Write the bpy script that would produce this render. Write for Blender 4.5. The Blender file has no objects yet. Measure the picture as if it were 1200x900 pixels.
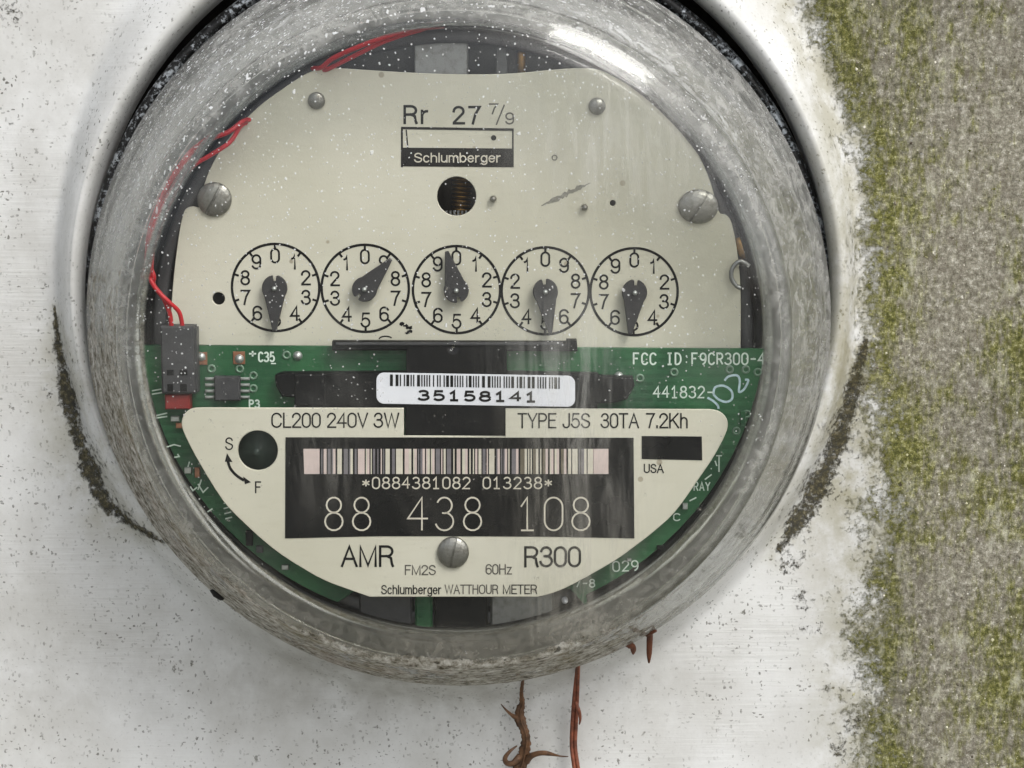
import bpy, bmesh, math, random
import numpy as np
from mathutils import Vector, Matrix
from mathutils.geometry import tessellate_polygon

# ------------------------------------------------------------------ camera, sky, sun, exposure
SC = bpy.context.scene
COL = SC.collection
rad = math.radians
MM = 0.001

PITCH = rad(8.0)
DIST = 0.45
TARGET = Vector((0.0125, -0.020, -0.0155))           # where the optical axis meets the 20 mm plane
FWD = Vector((0, math.cos(PITCH), -math.sin(PITCH)))
RIGHT = Vector((1, 0, 0))
UP = Vector((0, math.sin(PITCH), math.cos(PITCH)))
EYE = TARGET - FWD * DIST
HALF = math.atan((0.240 / 2) / DIST)

cam_data = bpy.data.cameras.new("camera")
cam = bpy.data.objects.new("camera", cam_data)
COL.objects.link(cam)
cam.matrix_world = Matrix((
    (RIGHT.x, UP.x, -FWD.x, EYE.x),
    (RIGHT.y, UP.y, -FWD.y, EYE.y),
    (RIGHT.z, UP.z, -FWD.z, EYE.z),
    (0, 0, 0, 1)))
cam_data.sensor_width = 36
cam_data.lens_unit = 'FOV'
cam_data.angle = 2 * HALF
cam_data.clip_start = 0.01
cam_data.clip_end = 100
SC.camera = cam

SUN_EL, SUN_AZ = rad(48), rad(38)     # azimuth measured from the viewer's side of the wall towards the right
world = bpy.data.worlds.new("World")
SC.world = world
world.use_nodes = True
wn = world.node_tree
bg = wn.nodes["Background"]
sky = wn.nodes.new("ShaderNodeTexSky")
sky.sky_type = 'NISHITA'
sky.sun_disc = False
sky.sun_elevation = SUN_EL
sky.sun_rotation = rad(180) - SUN_AZ
sky.air_density = 1.0
sky.dust_density = 4.0
sky.ozone_density = 1.0
hs = wn.nodes.new("ShaderNodeHueSaturation")
hs.inputs['Saturation'].default_value = 0.32
wn.links.new(sky.outputs[0], hs.inputs['Color'])
wn.links.new(hs.outputs[0], bg.inputs[0])
bg.inputs[1].default_value = 0.15

sun_data = bpy.data.lights.new("sun", 'SUN')
sun_data.energy = 1.0
sun_data.angle = rad(20)
sun_data.color = (1.0, 0.985, 0.95)
sun = bpy.data.objects.new("sun", sun_data)
COL.objects.link(sun)
sdir = Vector((math.sin(SUN_AZ) * math.cos(SUN_EL), -math.cos(SUN_AZ) * math.cos(SUN_EL), math.sin(SUN_EL)))
sun.location = sdir * 3
sun.rotation_euler = sdir.to_track_quat('Z', 'Y').to_euler()

SC.view_settings.view_transform = 'Standard'
SC.view_settings.look = 'None'
SC.view_settings.gamma = 1
SC.view_settings.exposure = 0.34
SC.render.engine = 'CYCLES'
SC.cycles.max_bounces = 9
SC.cycles.transparent_max_bounces = 10
SC.cycles.use_denoising = True

# ------------------------------------------------------------------ measuring helpers
FPX = 600 / math.tan(HALF)
EYE_N, F_N, U_N = np.array(EYE), np.array(FWD), np.array(UP)


def P(px, py, d):
    """The point d millimetres in front of the wall plane that shows at that place of the survey photo."""
    x = (px - 600) / FPX
    y = (450 - py) / FPX
    dr = FWD + RIGHT * x + UP * y
    t = (-d * MM - EYE.y) / dr.y
    return EYE + dr * t


def Pa(px, py, d):
    px = np.asarray(px, float); py = np.asarray(py, float); d = np.broadcast_to(np.asarray(d, float), px.shape)
    x = (px - 600) / FPX
    y = (450 - py) / FPX
    dr = F_N[None, :] + x[:, None] * np.array([1, 0, 0])[None, :] + y[:, None] * U_N[None, :]
    t = (-d * MM - EYE.y) / dr[:, 1]
    return EYE_N[None, :] + dr * t[:, None]


def project(v):
    v = np.asarray(v, float) - EYE_N
    z = v @ F_N
    return 600 + FPX * (v @ np.array([1.0, 0, 0])) / z, 450 - FPX * (v @ U_N) / z


def R(rpx, d, cx=537, cy=385):
    return (P(cx + rpx, cy, d) - P(cx, cy, d)).length


def S(r, g, b):
    f = lambda c: ((c / 255 + 0.055) / 1.055) ** 2.4 if c > 10 else c / 255 / 12.92
    return (f(r), f(g), f(b), 1)


def catmull(pts, n=8, closed=False):
    pts = [Vector(p) for p in pts]
    out = []
    N = len(pts)
    segs = N if closed else N - 1
    for i in range(segs):
        if closed:
            a, b, c, d = pts[i - 1], pts[i], pts[(i + 1) % N], pts[(i + 2) % N]
        else:
            a, b, c, d = pts[max(i - 1, 0)], pts[i], pts[i + 1], pts[min(i + 2, N - 1)]
        for k in range(n):
            t = k / n
            out.append(0.5 * ((2 * b) + (c - a) * t + (2 * a - 5 * b + 4 * c - d) * t * t + (3 * b - a - 3 * c + d) * t ** 3))
    if not closed:
        out.append(pts[-1])
    return out


# ------------------------------------------------------------------ mesh helpers
class MB:
    """collects geometry for ONE mesh object"""
    def __init__(s):
        s.v, s.f, s.mi, s.sm = [], [], [], []

    def add(s, verts, faces, mi=0, smooth=False):
        o = len(s.v)
        s.v.extend([tuple(p) for p in verts])
        for f in faces:
            s.f.append([i + o for i in f]); s.mi.append(mi); s.sm.append(smooth)

    def mesh(s, name, mats, origin=(0, 0, 0)):
        me = bpy.data.meshes.new(name)
        o = Vector(origin)
        me.from_pydata([tuple(Vector(p) - o) for p in s.v], [], s.f)
        for m in (mats if isinstance(mats, (list, tuple)) else [mats]):
            me.materials.append(m)
        me.polygons.foreach_set('material_index', s.mi)
        me.polygons.foreach_set('use_smooth', s.sm)
        me.update()
        return me

    def build(s, name, mats, parent=None, origin=(0, 0, 0)):
        ob = bpy.data.objects.new(name, s.mesh(name, mats, origin))
        COL.objects.link(ob)
        ob.location = origin
        if parent is not None:
            ob.parent = parent
        return ob

    # ---- shapes
    def box(s, c, size, mi=0, bev=0.0, rot=0.0):
        """box in wall axes: c centre, size (x, depth, z); bevelled front edges; rot turns it in the wall plane"""
        hx, hy, hz = [q / 2 for q in size]
        ca, sa = math.cos(rot), math.sin(rot)
        def tr(x, y, z):
            return (c[0] + x * ca - z * sa, c[1] + y, c[2] + x * sa + z * ca)
        b = bev
        ring0 = [(-hx, hy, -hz), (hx, hy, -hz), (hx, hy, hz), (-hx, hy, hz)]
        ring1 = [(-hx, -hy + b, -hz), (hx, -hy + b, -hz), (hx, -hy + b, hz), (-hx, -hy + b, hz)]
        ring2 = [(-hx + b, -hy, -hz + b), (hx - b, -hy, -hz + b), (hx - b, -hy, hz - b), (-hx + b, -hy, hz - b)]
        V = [tr(*p) for p in ring0 + ring1 + ring2]
        F = [(3, 2, 1, 0)]
        for k in range(4):
            j = (k + 1) % 4
            F.append((k, j, 4 + j, 4 + k)); F.append((4 + k, 4 + j, 8 + j, 8 + k))
        F.append((8, 9, 10, 11))
        s.add(V, F, mi)

    def lathe(s, prof, centre, n=96, mi=0, smooth=True, closed=False):
        """profile of (d metres in front of centre plane, radius) turned about the axis that points out of the wall"""
        V, F = [], []
        for (d, r) in prof:
            for k in range(n):
                a = 2 * math.pi * k / n
                V.append((centre[0] + r * math.cos(a), -d, centre[2] + r * math.sin(a)))
        m = len(prof)
        for i in range(m if closed else m - 1):
            i2 = (i + 1) % m
            for k in range(n):
                j = (k + 1) % n
                F.append((i * n + k, i2 * n + k, i2 * n + j, i * n + j))
        s.add(V, F, mi, smooth)

    def disc(s, c, r, n=24, mi=0):
        V = [(c[0] + r * math.cos(2 * math.pi * k / n), c[1], c[2] + r * math.sin(2 * math.pi * k / n)) for k in range(n)]
        s.add(V, [tuple(range(n))], mi)

    def tube(s, pts, radii, n=8, mi=0, flat=1.0):
        pts = [Vector(p) for p in pts]
        if not isinstance(radii, (list, tuple)):
            radii = [radii] * len(pts)
        V, F = [], []
        ref = Vector((0, -1, 0))
        for i, p in enumerate(pts):
            t = (pts[min(i + 1, len(pts) - 1)] - pts[max(i - 1, 0)]).normalized()
            a = t.cross(ref)
            a = a.normalized() if a.length > 1e-6 else Vector((1, 0, 0))
            b = a.cross(t).normalized()
            for k in range(n):
                q = 2 * math.pi * k / n
                V.append(p + a * math.cos(q) * radii[i] + b * math.sin(q) * radii[i] * flat)
        for i in range(len(pts) - 1):
            for k in range(n):
                j = (k + 1) % n
                F.append((i * n + k, i * n + j, (i + 1) * n + j, (i + 1) * n + k))
        F.append(tuple(range(n - 1, -1, -1)))
        F.append(tuple((len(pts) - 1) * n + k for k in range(n)))
        s.add(V, F, mi, True)

    def plate(s, outline, holes, d_front, thick, mi=0, chamfer=0.12):
        """sheet with holes; outline and holes are survey places on its front plane"""
        loops = [[P(x, y, d_front) for x, y in outline]] + [[P(x, y, d_front) for x, y in h] for h in holes]
        def area(l):
            return sum(l[i].x * l[(i + 1) % len(l)].z - l[(i + 1) % len(l)].x * l[i].z for i in range(len(l)))
        for i, l in enumerate(loops):
            if (area(l) > 0) != (i == 0):
                l.reverse()
        ch = chamfer * MM
        face, edge = [], []
        for l in loops:
            ins = []
            for i in range(len(l)):
                t = (l[(i + 1) % len(l)] - l[i - 1]); t.y = 0; t.normalize()
                nrm = Vector((-t.z, 0, t.x))
                ins.append(l[i] + nrm * ch)
            face.append(ins); edge.append(l)
        flat = [p for l in face for p in l]
        tris = tessellate_polygon([[Vector((p.x, p.z, 0)) for p in l] for l in face])
        F = []
        for t in tris:
            a, b, c = [flat[i] for i in t]
            up = (b.x - a.x) * (c.z - a.z) - (c.x - a.x) * (b.z - a.z)
            F.append(tuple(t) if up > 0 else (t[0], t[2], t[1]))
        s.add(flat, F, mi)
        for ins, l in zip(face, edge):
            n = len(l)
            V = ins + [p + Vector((0, ch, 0)) for p in l] + [p + Vector((0, thick * MM, 0)) for p in l]
            F = []
            for k in range(n):
                j = (k + 1) % n
                F.append((k, n + k, n + j, j)); F.append((n + k, 2 * n + k, 2 * n + j, n + j))
            s.add(V, F, mi, True)

    def poly(s, pts, d, mi=0):
        loop = [P(x, y, d) for x, y in pts]
        tris = tessellate_polygon([[Vector((p.x, p.z, 0)) for p in loop]])
        F = []
        for t in tris:
            a, b, c = [loop[i] for i in t]
            up = (b.x - a.x) * (c.z - a.z) - (c.x - a.x) * (b.z - a.z)
            F.append(tuple(t) if up > 0 else (t[0], t[2], t[1]))
        s.add(loop, F, mi)

    def ribbon(s, pts, w, place, mi=0, closed=False):
        """line of width w through 2-D points; place(x, y) gives the 3-D point"""
        pts = [Vector((p[0], p[1])) for p in pts]
        n = len(pts)
        L, Rr = [], []
        for i, p in enumerate(pts):
            if closed:
                a, b = pts[i - 1], pts[(i + 1) % n]
            else:
                a, b = pts[max(i - 1, 0)], pts[min(i + 1, n - 1)]
            t1 = (p - a); t2 = (b - p)
            t1 = t1.normalized() if t1.length > 1e-9 else t2.normalized()
            t2 = t2.normalized() if t2.length > 1e-9 else t1
            t = (t1 + t2)
            t = t.normalized() if t.length > 1e-6 else t2
            nn = Vector((-t.y, t.x))
            k = 1 / max(0.5, nn.dot(Vector((-t2.y, t2.x))))
            L.append(p + nn * w / 2 * k); Rr.append(p - nn * w / 2 * k)
        V = [place(q.x, q.y) for q in L] + [place(q.x, q.y) for q in Rr]
        F = [(i, i + 1, n + i + 1, n + i) for i in range(n - 1)]
        if closed:
            F.append((n - 1, 0, n, 2 * n - 1))
        s.add(V, F, mi)


def arc(cx, cy, rx, ry, a0, a1, n=14):
    return [(cx + rx * math.cos(rad(a0 + (a1 - a0) * k / n)), cy + ry * math.sin(rad(a0 + (a1 - a0) * k / n))) for k in range(n + 1)]


# single-stroke glyphs, y up, in a cell 0..0.6 wide and 0..1 high
def glyph(ch):
    A = arc
    G = {
        '0': [A(.3, .7, .28, .3, 0, 180) + A(.3, .3, .28, .3, 180, 360) + [(.58, .7)]],
        '1': [[(.05, .72), (.28, 1), (.28, 0)], [(.05, 0), (.52, 0)]],
        '2': [A(.3, .72, .27, .28, 170, -20) + [(.02, 0), (.58, 0)]],
        '3': [A(.28, .76, .25, .24, 160, -85) + [(.2, .53)], A(.28, .27, .3, .27, 85, -165)],
        '4': [[(.42, 0), (.42, 1), (.0, .36), (.6, .36)]],
        '5': [[(.53, 1), (.1, 1), (.06, .55)] + A(.28, .31, .29, .31, 120, -155)],
        '6': [A(.3, .31, .27, .31, 0, 360), [(.03, .31)] + A(.42, .5, .39, .5, 180, 100)],
        '7': [[(.02, 1), (.58, 1), (.2, 0)]],
        '8': [A(.3, .77, .24, .23, 0, 360), A(.3, .27, .29, .27, 0, 360)],
        '9': [A(.3, .69, .27, .31, 0, 360), [(.57, .69)] + A(.18, .5, .39, .5, 0, -80)],
        '*': [[(.3, .2), (.3, .8)], [(.02, .34), (.58, .66)], [(.02, .66), (.58, .34)]],
        '-': [[(.05, .48), (.55, .48)]],
        '+': [[(.05, .5), (.55, .5)], [(.3, .25), (.3, .75)]],
        ':': [[(.25, .2), (.37, .2)], [(.25, .75), (.37, .75)]],
        '_': [[(.05, 0), (.55, 0)]],
        'A': [[(0, 0), (.3, 1), (.6, 0)], [(.1, .33), (.5, .33)]],
        'B': [[(.05, 0), (.05, 1), (.35, 1)] + A(.33, .76, .22, .24, 90, -90) + A(.33, .26, .26, .26, 90, -90) + [(.05, 0)], [(.05, .52), (.33, .52)]],
        'C': [A(.32, .68, .28, .32, 20, 180) + A(.32, .32, .28, .32, 180, 340)],
        'D': [[(.05, 0), (.05, 1), (.2, 1)] + A(.22, .5, .36, .5, 90, -90) + [(.05, 0)]],
        'F': [[(.05, 0), (.05, 1), (.58, 1)], [(.05, .53), (.45, .53)]],
        'I': [[(.1, 1), (.5, 1)], [(.3, 1), (.3, 0)], [(.1, 0), (.5, 0)]],
        'P': [[(.05, 0), (.05, 1), (.32, 1)] + A(.32, .74, .25, .26, 90, -90) + [(.05, .48)]],
        'R': [[(.05, 0), (.05, 1), (.32, 1)] + A(.32, .74, .25, .26, 90, -90) + [(.05, .48)], [(.3, .48), (.58, 0)]],
        'T': [[(.0, 1), (.6, 1)], [(.3, 1), (.3, 0)]],
        'U': [[(.04, 1), (.04, .28)] + A(.3, .28, .26, .28, 180, 360) + [(.56, 1)]],
        'Y': [[(0, 1), (.3, .5), (.6, 1)], [(.3, .5), (.3, 0)]],
        'J': [[(.5, 1), (.5, .25)] + A(.27, .25, .23, .25, 0, -180)],
        ' ': [],
    }
    return G[ch]


def sans(ch):
    """(advance width, strokes) of a plain grotesque letter; cap height 1, y up"""
    A = arc
    T = {
        '0': (.52, [A(.26, .70, .26, .30, 0, 180) + A(.26, .30, .26, .30, 180, 360) + [(.52, .70)]]),
        '1': (.40, [[(.02, .74), (.16, .78), (.25, .88), (.28, 1), (.28, 0)]]),
        '2': (.52, [A(.26, .74, .25, .26, 180, -30) + [(.02, .05), (.02, 0), (.53, 0)]]),
        '3': (.52, [A(.25, .76, .23, .24, 170, -88) + [(.18, .53)], A(.25, .27, .27, .27, 88, -170)]),
        '4': (.56, [[(.42, 0), (.42, 1), (.0, .30), (.56, .30)]]),
        '5': (.52, [[(.48, 1), (.1, 1), (.04, .50)] + A(.25, .32, .27, .32, 135, -165)]),
        '6': (.52, [A(.26, .30, .26, .30, 0, 360), [(0, .30), (0, .55)] + A(.27, .70, .27, .30, 180, 25)]),
        '7': (.52, [[(.0, 1), (.52, 1), (.30, .55), (.18, 0)]]),
        '8': (.52, [A(.26, .77, .23, .23, -90, 270), A(.26, .27, .26, .27, 90, 450)]),
        '9': (.52, [A(.26, .70, .26, .30, 0, 360), [(.52, .70), (.52, .45)] + A(.25, .30, .27, .30, 0, -155)]),
        'A': (.66, [[(0, 0), (.33, 1), (.66, 0)], [(.12, .36), (.54, .36)]]),
        'C': (.64, [A(.33, .66, .31, .34, 15, 180) + A(.33, .34, .31, .34, 180, 345)]),
        'E': (.52, [[(.52, 1), (.03, 1), (.03, 0), (.52, 0)], [(.03, .53), (.46, .53)]]),
        'F': (.50, [[(.50, 1), (.03, 1), (.03, 0)], [(.03, .52), (.43, .52)]]),
        'H': (.62, [[(.03, 0), (.03, 1)], [(.59, 0), (.59, 1)], [(.03, .53), (.59, .53)]]),
        'J': (.46, [[(.43, 1), (.43, .22)] + A(.22, .22, .21, .22, 0, -180)]),
        'K': (.62, [[(.03, 0), (.03, 1)], [(.58, 1), (.04, .40)], [(.22, .60), (.62, 0)]]),
        'L': (.48, [[(.03, 1), (.03, 0), (.48, 0)]]),
        'M': (.76, [[(.03, 0), (.03, 1), (.38, .02), (.73, 1), (.73, 0)]]),
        'O': (.70, [A(.35, .62, .33, .38, 0, 180) + A(.35, .38, .33, .38, 180, 360) + [(.68, .62)]]),
        'P': (.58, [[(.03, 0), (.03, 1), (.32, 1)] + A(.32, .74, .25, .26, 90, -90) + [(.03, .48)]]),
        'R': (.62, [[(.03, 0), (.03, 1), (.34, 1)] + A(.34, .75, .25, .25, 90, -90) + [(.03, .50)], [(.34, .50), (.53, .40), (.57, .12), (.61, 0)]]),
        'S': (.58, [A(.29, .75, .25, .25, 15, 180) + [(.06, .64), (.29, .52), (.50, .42)] + A(.29, .27, .27, .27, 20, -170)]),
        'T': (.58, [[(.0, 1), (.58, 1)], [(.29, 1), (.29, 0)]]),
        'U': (.62, [[(.03, 1), (.03, .28)] + A(.31, .28, .28, .28, 180, 360) + [(.59, 1)]]),
        'V': (.62, [[(0, 1), (.31, 0), (.62, 1)]]),
        'W': (.92, [[(0, 1), (.23, 0), (.46, 1), (.69, 0), (.92, 1)]]),
        'Y': (.62, [[(0, 1), (.31, .42), (.62, 1)], [(.31, .42), (.31, 0)]]),
        'r': (.30, [[(.03, .72), (.03, 0)], A(.27, .40, .24, .30, 180, 90)]),
        'c': (.46, [A(.24, .36, .22, .36, 40, 320)]),
        'h': (.48, [[(.03, 1), (.03, 0)], A(.24, .46, .21, .26, 180, 0) + [(.45, 0)]]),
        'l': (.08, [[(.04, 1), (.04, 0)]]),
        'u': (.48, [[(.03, .72), (.03, .24)] + A(.23, .24, .20, .24, 180, 300) + [(.45, .14)], [(.45, .72), (.45, 0)]]),
        'm': (.74, [[(.03, .72), (.03, 0)], A(.20, .50, .17, .22, 180, 0) + [(.37, 0)], A(.54, .50, .17, .22, 180, 0) + [(.71, 0)]]),
        'b': (.50, [[(.03, 1), (.03, 0)], A(.25, .36, .22, .36, 0, 360)]),
        'e': (.48, [[(.02, .38), (.46, .38)] + A(.24, .36, .22, .36, 5, 320)]),
        'g': (.50, [A(.25, .36, .22, .36, 0, 360), [(.47, .72), (.47, -.06)] + A(.25, -.06, .22, .22, 0, -150)]),
        'z': (.44, [[(.02, .70), (.42, .70), (.02, 0), (.44, 0)]]),
        '/': (.44, [[(.42, 1.02), (.0, -.02)]]),
        '.': (.10, [[(.05, .0), (.05, .12)]]),
        ' ': (.22, []),
    }
    return T[ch]


def sans_lines(txt, gap=.17):
    out, x = [], 0.0
    for ch in txt:
        w_, st = sans(ch)
        for line in st:
            out.append([(x + a, b) for a, b in line])
        x += w_ + gap
    return out, x - gap


def sans_text(mb, txt, box, d, w, mi=0, gap=.17, place=None, k=0.0):
    """grotesque lettering: box = (x0, cap top, x1, baseline) outer edges, w stroke width"""
    x0, y0, x1, y1 = box
    lines, total = sans_lines(txt, gap)
    h = w / 2
    x0, x1, y0, y1 = x0 + h, x1 - h, y0 + h, y1 - h
    for i, line in enumerate(lines):
        dd_ = d + .004 * (i % 5)
        f = (lambda a, b: P(a, b, dd_)) if place is None else (lambda a, b: place(a, b, .000004 * (i % 5)))
        pts = [(x0 + a / total * (x1 - x0), y1 - b * (y1 - y0) + k * (a / total - .5)) for a, b in line]
        # butt ends of straight strokes reach the box edge
        def ext(p, q):
            l = math.hypot(p[0] - q[0], p[1] - q[1]) or 1
            return (p[0] + (p[0] - q[0]) / l * h, p[1] + (p[1] - q[1]) / l * h)
        if math.hypot(pts[0][0] - pts[-1][0], pts[0][1] - pts[-1][1]) > .5:
            pts[0], pts[-1] = ext(pts[0], pts[1]), ext(pts[-1], pts[-2])
        mb.ribbon(pts[::-1], w, f, mi)


def stroke_text(mb, txt, box, d, w, mi=0, cell=0.82, rot=0.0):
    """monospaced single-line lettering filling the survey box"""
    x0, y0, x1, y1 = box
    n = len(txt)
    total = cell * (n - 1) + 0.6
    sx = (x1 - x0) / total
    sy = (y1 - y0)
    cx, cy = (x0 + x1) / 2, (y0 + y1) / 2
    ca, sa = math.cos(rot), math.sin(rot)
    def place(px, py):
        qx, qy = px - cx, py - cy
        return P(cx + qx * ca - qy * sa, cy + qx * sa + qy * ca, d)
    for i, ch in enumerate(txt):
        for line in glyph(ch):
            mb.ribbon([(x0 + (i * cell + x) * sx, y1 - y * sy) for x, y in line][::-1], w, place, mi)


# ------------------------------------------------------------------ material helper
class G:
    def __init__(s, name):
        s.m = bpy.data.materials.new(name)
        s.m.use_nodes = True
        s.nt = s.m.node_tree
        s.nt.nodes.clear()
        s.out = s.nt.nodes.new('ShaderNodeOutputMaterial')
        s.tc = None

    def node(s, typ, ins=None, **props):
        n = s.nt.nodes.new(typ)
        for k, v in props.items():
            setattr(n, k, v)
        for k, v in (ins or {}).items():
            sk = n.inputs[k]
            if isinstance(v, bpy.types.NodeSocket):
                s.nt.links.new(v, sk)
            else:
                sk.default_value = v
        return n

    def co(s, scale=None, rot=None):
        if s.tc is None:
            s.tc = s.node('ShaderNodeTexCoord').outputs['Object']
        if scale is None and rot is None:
            return s.tc
        return s.node('ShaderNodeMapping', {'Vector': s.tc, 'Scale': scale or (1, 1, 1), 'Rotation': rot or (0, 0, 0)}).outputs[0]

    def noise(s, scale, detail=3, rough=0.55, vec=None, dist=0.0):
        return s.node('ShaderNodeTexNoise', {'Vector': vec or s.co(), 'Scale': scale, 'Detail': detail, 'Roughness': rough, 'Distortion': dist}).outputs['Fac']

    def voro(s, scale, vec=None, feature='F1', rnd=1.0):
        return s.node('ShaderNodeTexVoronoi', {'Vector': vec or s.co(), 'Scale': scale, 'Randomness': rnd}, feature=feature)

    def math(s, op, a, b=0.0, clamp=False):
        n = s.node('ShaderNodeMath', {0: a, 1: b}, operation=op)
        n.use_clamp = clamp
        return n.outputs[0]

    def step(s, v, lo, hi, a=0.0, b=1.0):
        return s.node('ShaderNodeMapRange', {'Value': v, 'From Min': lo, 'From Max': hi, 'To Min': a, 'To Max': b}, interpolation_type='SMOOTHSTEP').outputs[0]

    def mix(s, f, a, b, mode='MIX'):
        return s.node('ShaderNodeMixRGB', {'Fac': f, 'Color1': a, 'Color2': b}, blend_type=mode).outputs[0]

    def attr(s, name):
        return s.node('ShaderNodeAttribute', attribute_name=name).outputs['Fac']

    def ramp(s, f, stops):
        n = s.node('ShaderNodeValToRGB', {'Fac': f})
        e = n.color_ramp.elements
        while len(e) < len(stops):
            e.new(0.5)
        for el, (p, c) in zip(e, stops):
            el.position = p; el.color = c
        return n.outputs[0]

    def bump(s, h, dist, strength=1.0, normal=None):
        ins = {'Height': h, 'Distance': dist, 'Strength': strength}
        if normal is not None:
            ins['Normal'] = normal
        return s.node('ShaderNodeBump', ins).outputs[0]

    def pbr(s, color, rough=0.5, metal=0.0, normal=None, spec=0.5, **kw):
        ins = {'Base Color': color, 'Roughness': rough, 'Metallic': metal, 'Specular IOR Level': spec}
        if normal is not None:
            ins['Normal'] = normal
        ins.update(kw)
        return s.node('ShaderNodeBsdfPrincipled', ins).outputs[0]

    def done(s, sh):
        s.nt.links.new(sh, s.out.inputs['Surface'])
        return s.m


def simple(name, color, rough=0.5, metal=0.0, var=0.12, scale=400, bump=0.0, spec=0.5):
    g = G(name)
    n = g.noise(scale, 4)
    c2 = tuple(min(1, c * (1 + var)) for c in color[:3]) + (1,)
    c1 = tuple(c * (1 - var) for c in color[:3]) + (1,)
    col = g.ramp(n, [(0.3, c1), (0.7, c2)])
    nr = g.bump(g.noise(scale * 4, 4), bump * MM) if bump else None
    r = g.step(g.noise(scale * .6, 3), .3, .7, max(0, rough - .08), min(1, rough + .08))
    return g.done(g.pbr(col, r, metal, nr, spec))


# ---- painted sheet metal with algae
def speckle(g, scale, sx, sz, ang, lo, size, soft, wob=.0009, wscale=1400.0):
    """scattered little marks: 1 inside a mark"""
    warp = g.node('ShaderNodeTexNoise', {'Vector': g.co(), 'Scale': wscale, 'Detail': 2.0}).outputs['Color']
    vec = g.node('ShaderNodeVectorMath', {0: g.co(), 1: g.node('ShaderNodeVectorMath', {0: warp, 'Scale': wob}, operation='SCALE').outputs[0]}, operation='ADD').outputs[0]
    v = g.voro(scale, g.node('ShaderNodeMapping', {'Vector': vec, 'Scale': (sx, 1, sz), 'Rotation': (0, ang, 0)}).outputs[0])
    rnd = g.node('ShaderNodeSeparateColor', {0: v.outputs['Color']}).outputs[0]
    return g.step(g.math('SUBTRACT', g.step(rnd, lo, 1.0, 0.0, size), v.outputs['Distance']), 0.0, soft)


def growth(g):
    """where the growth is moss-green rather than grey lichen, 0..1"""
    n2 = g.noise(190, 6, .72)
    n3 = g.noise(1.0, 5, .7, g.co((620, 300, 170)))
    n4 = g.noise(38, 4, .6)
    mm = g.math('ADD', g.math('ADD', g.math('MULTIPLY', n2, .8), g.math('MULTIPLY', n3, 1.1)), g.math('MULTIPLY', n4, 1.1))
    return mm


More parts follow.
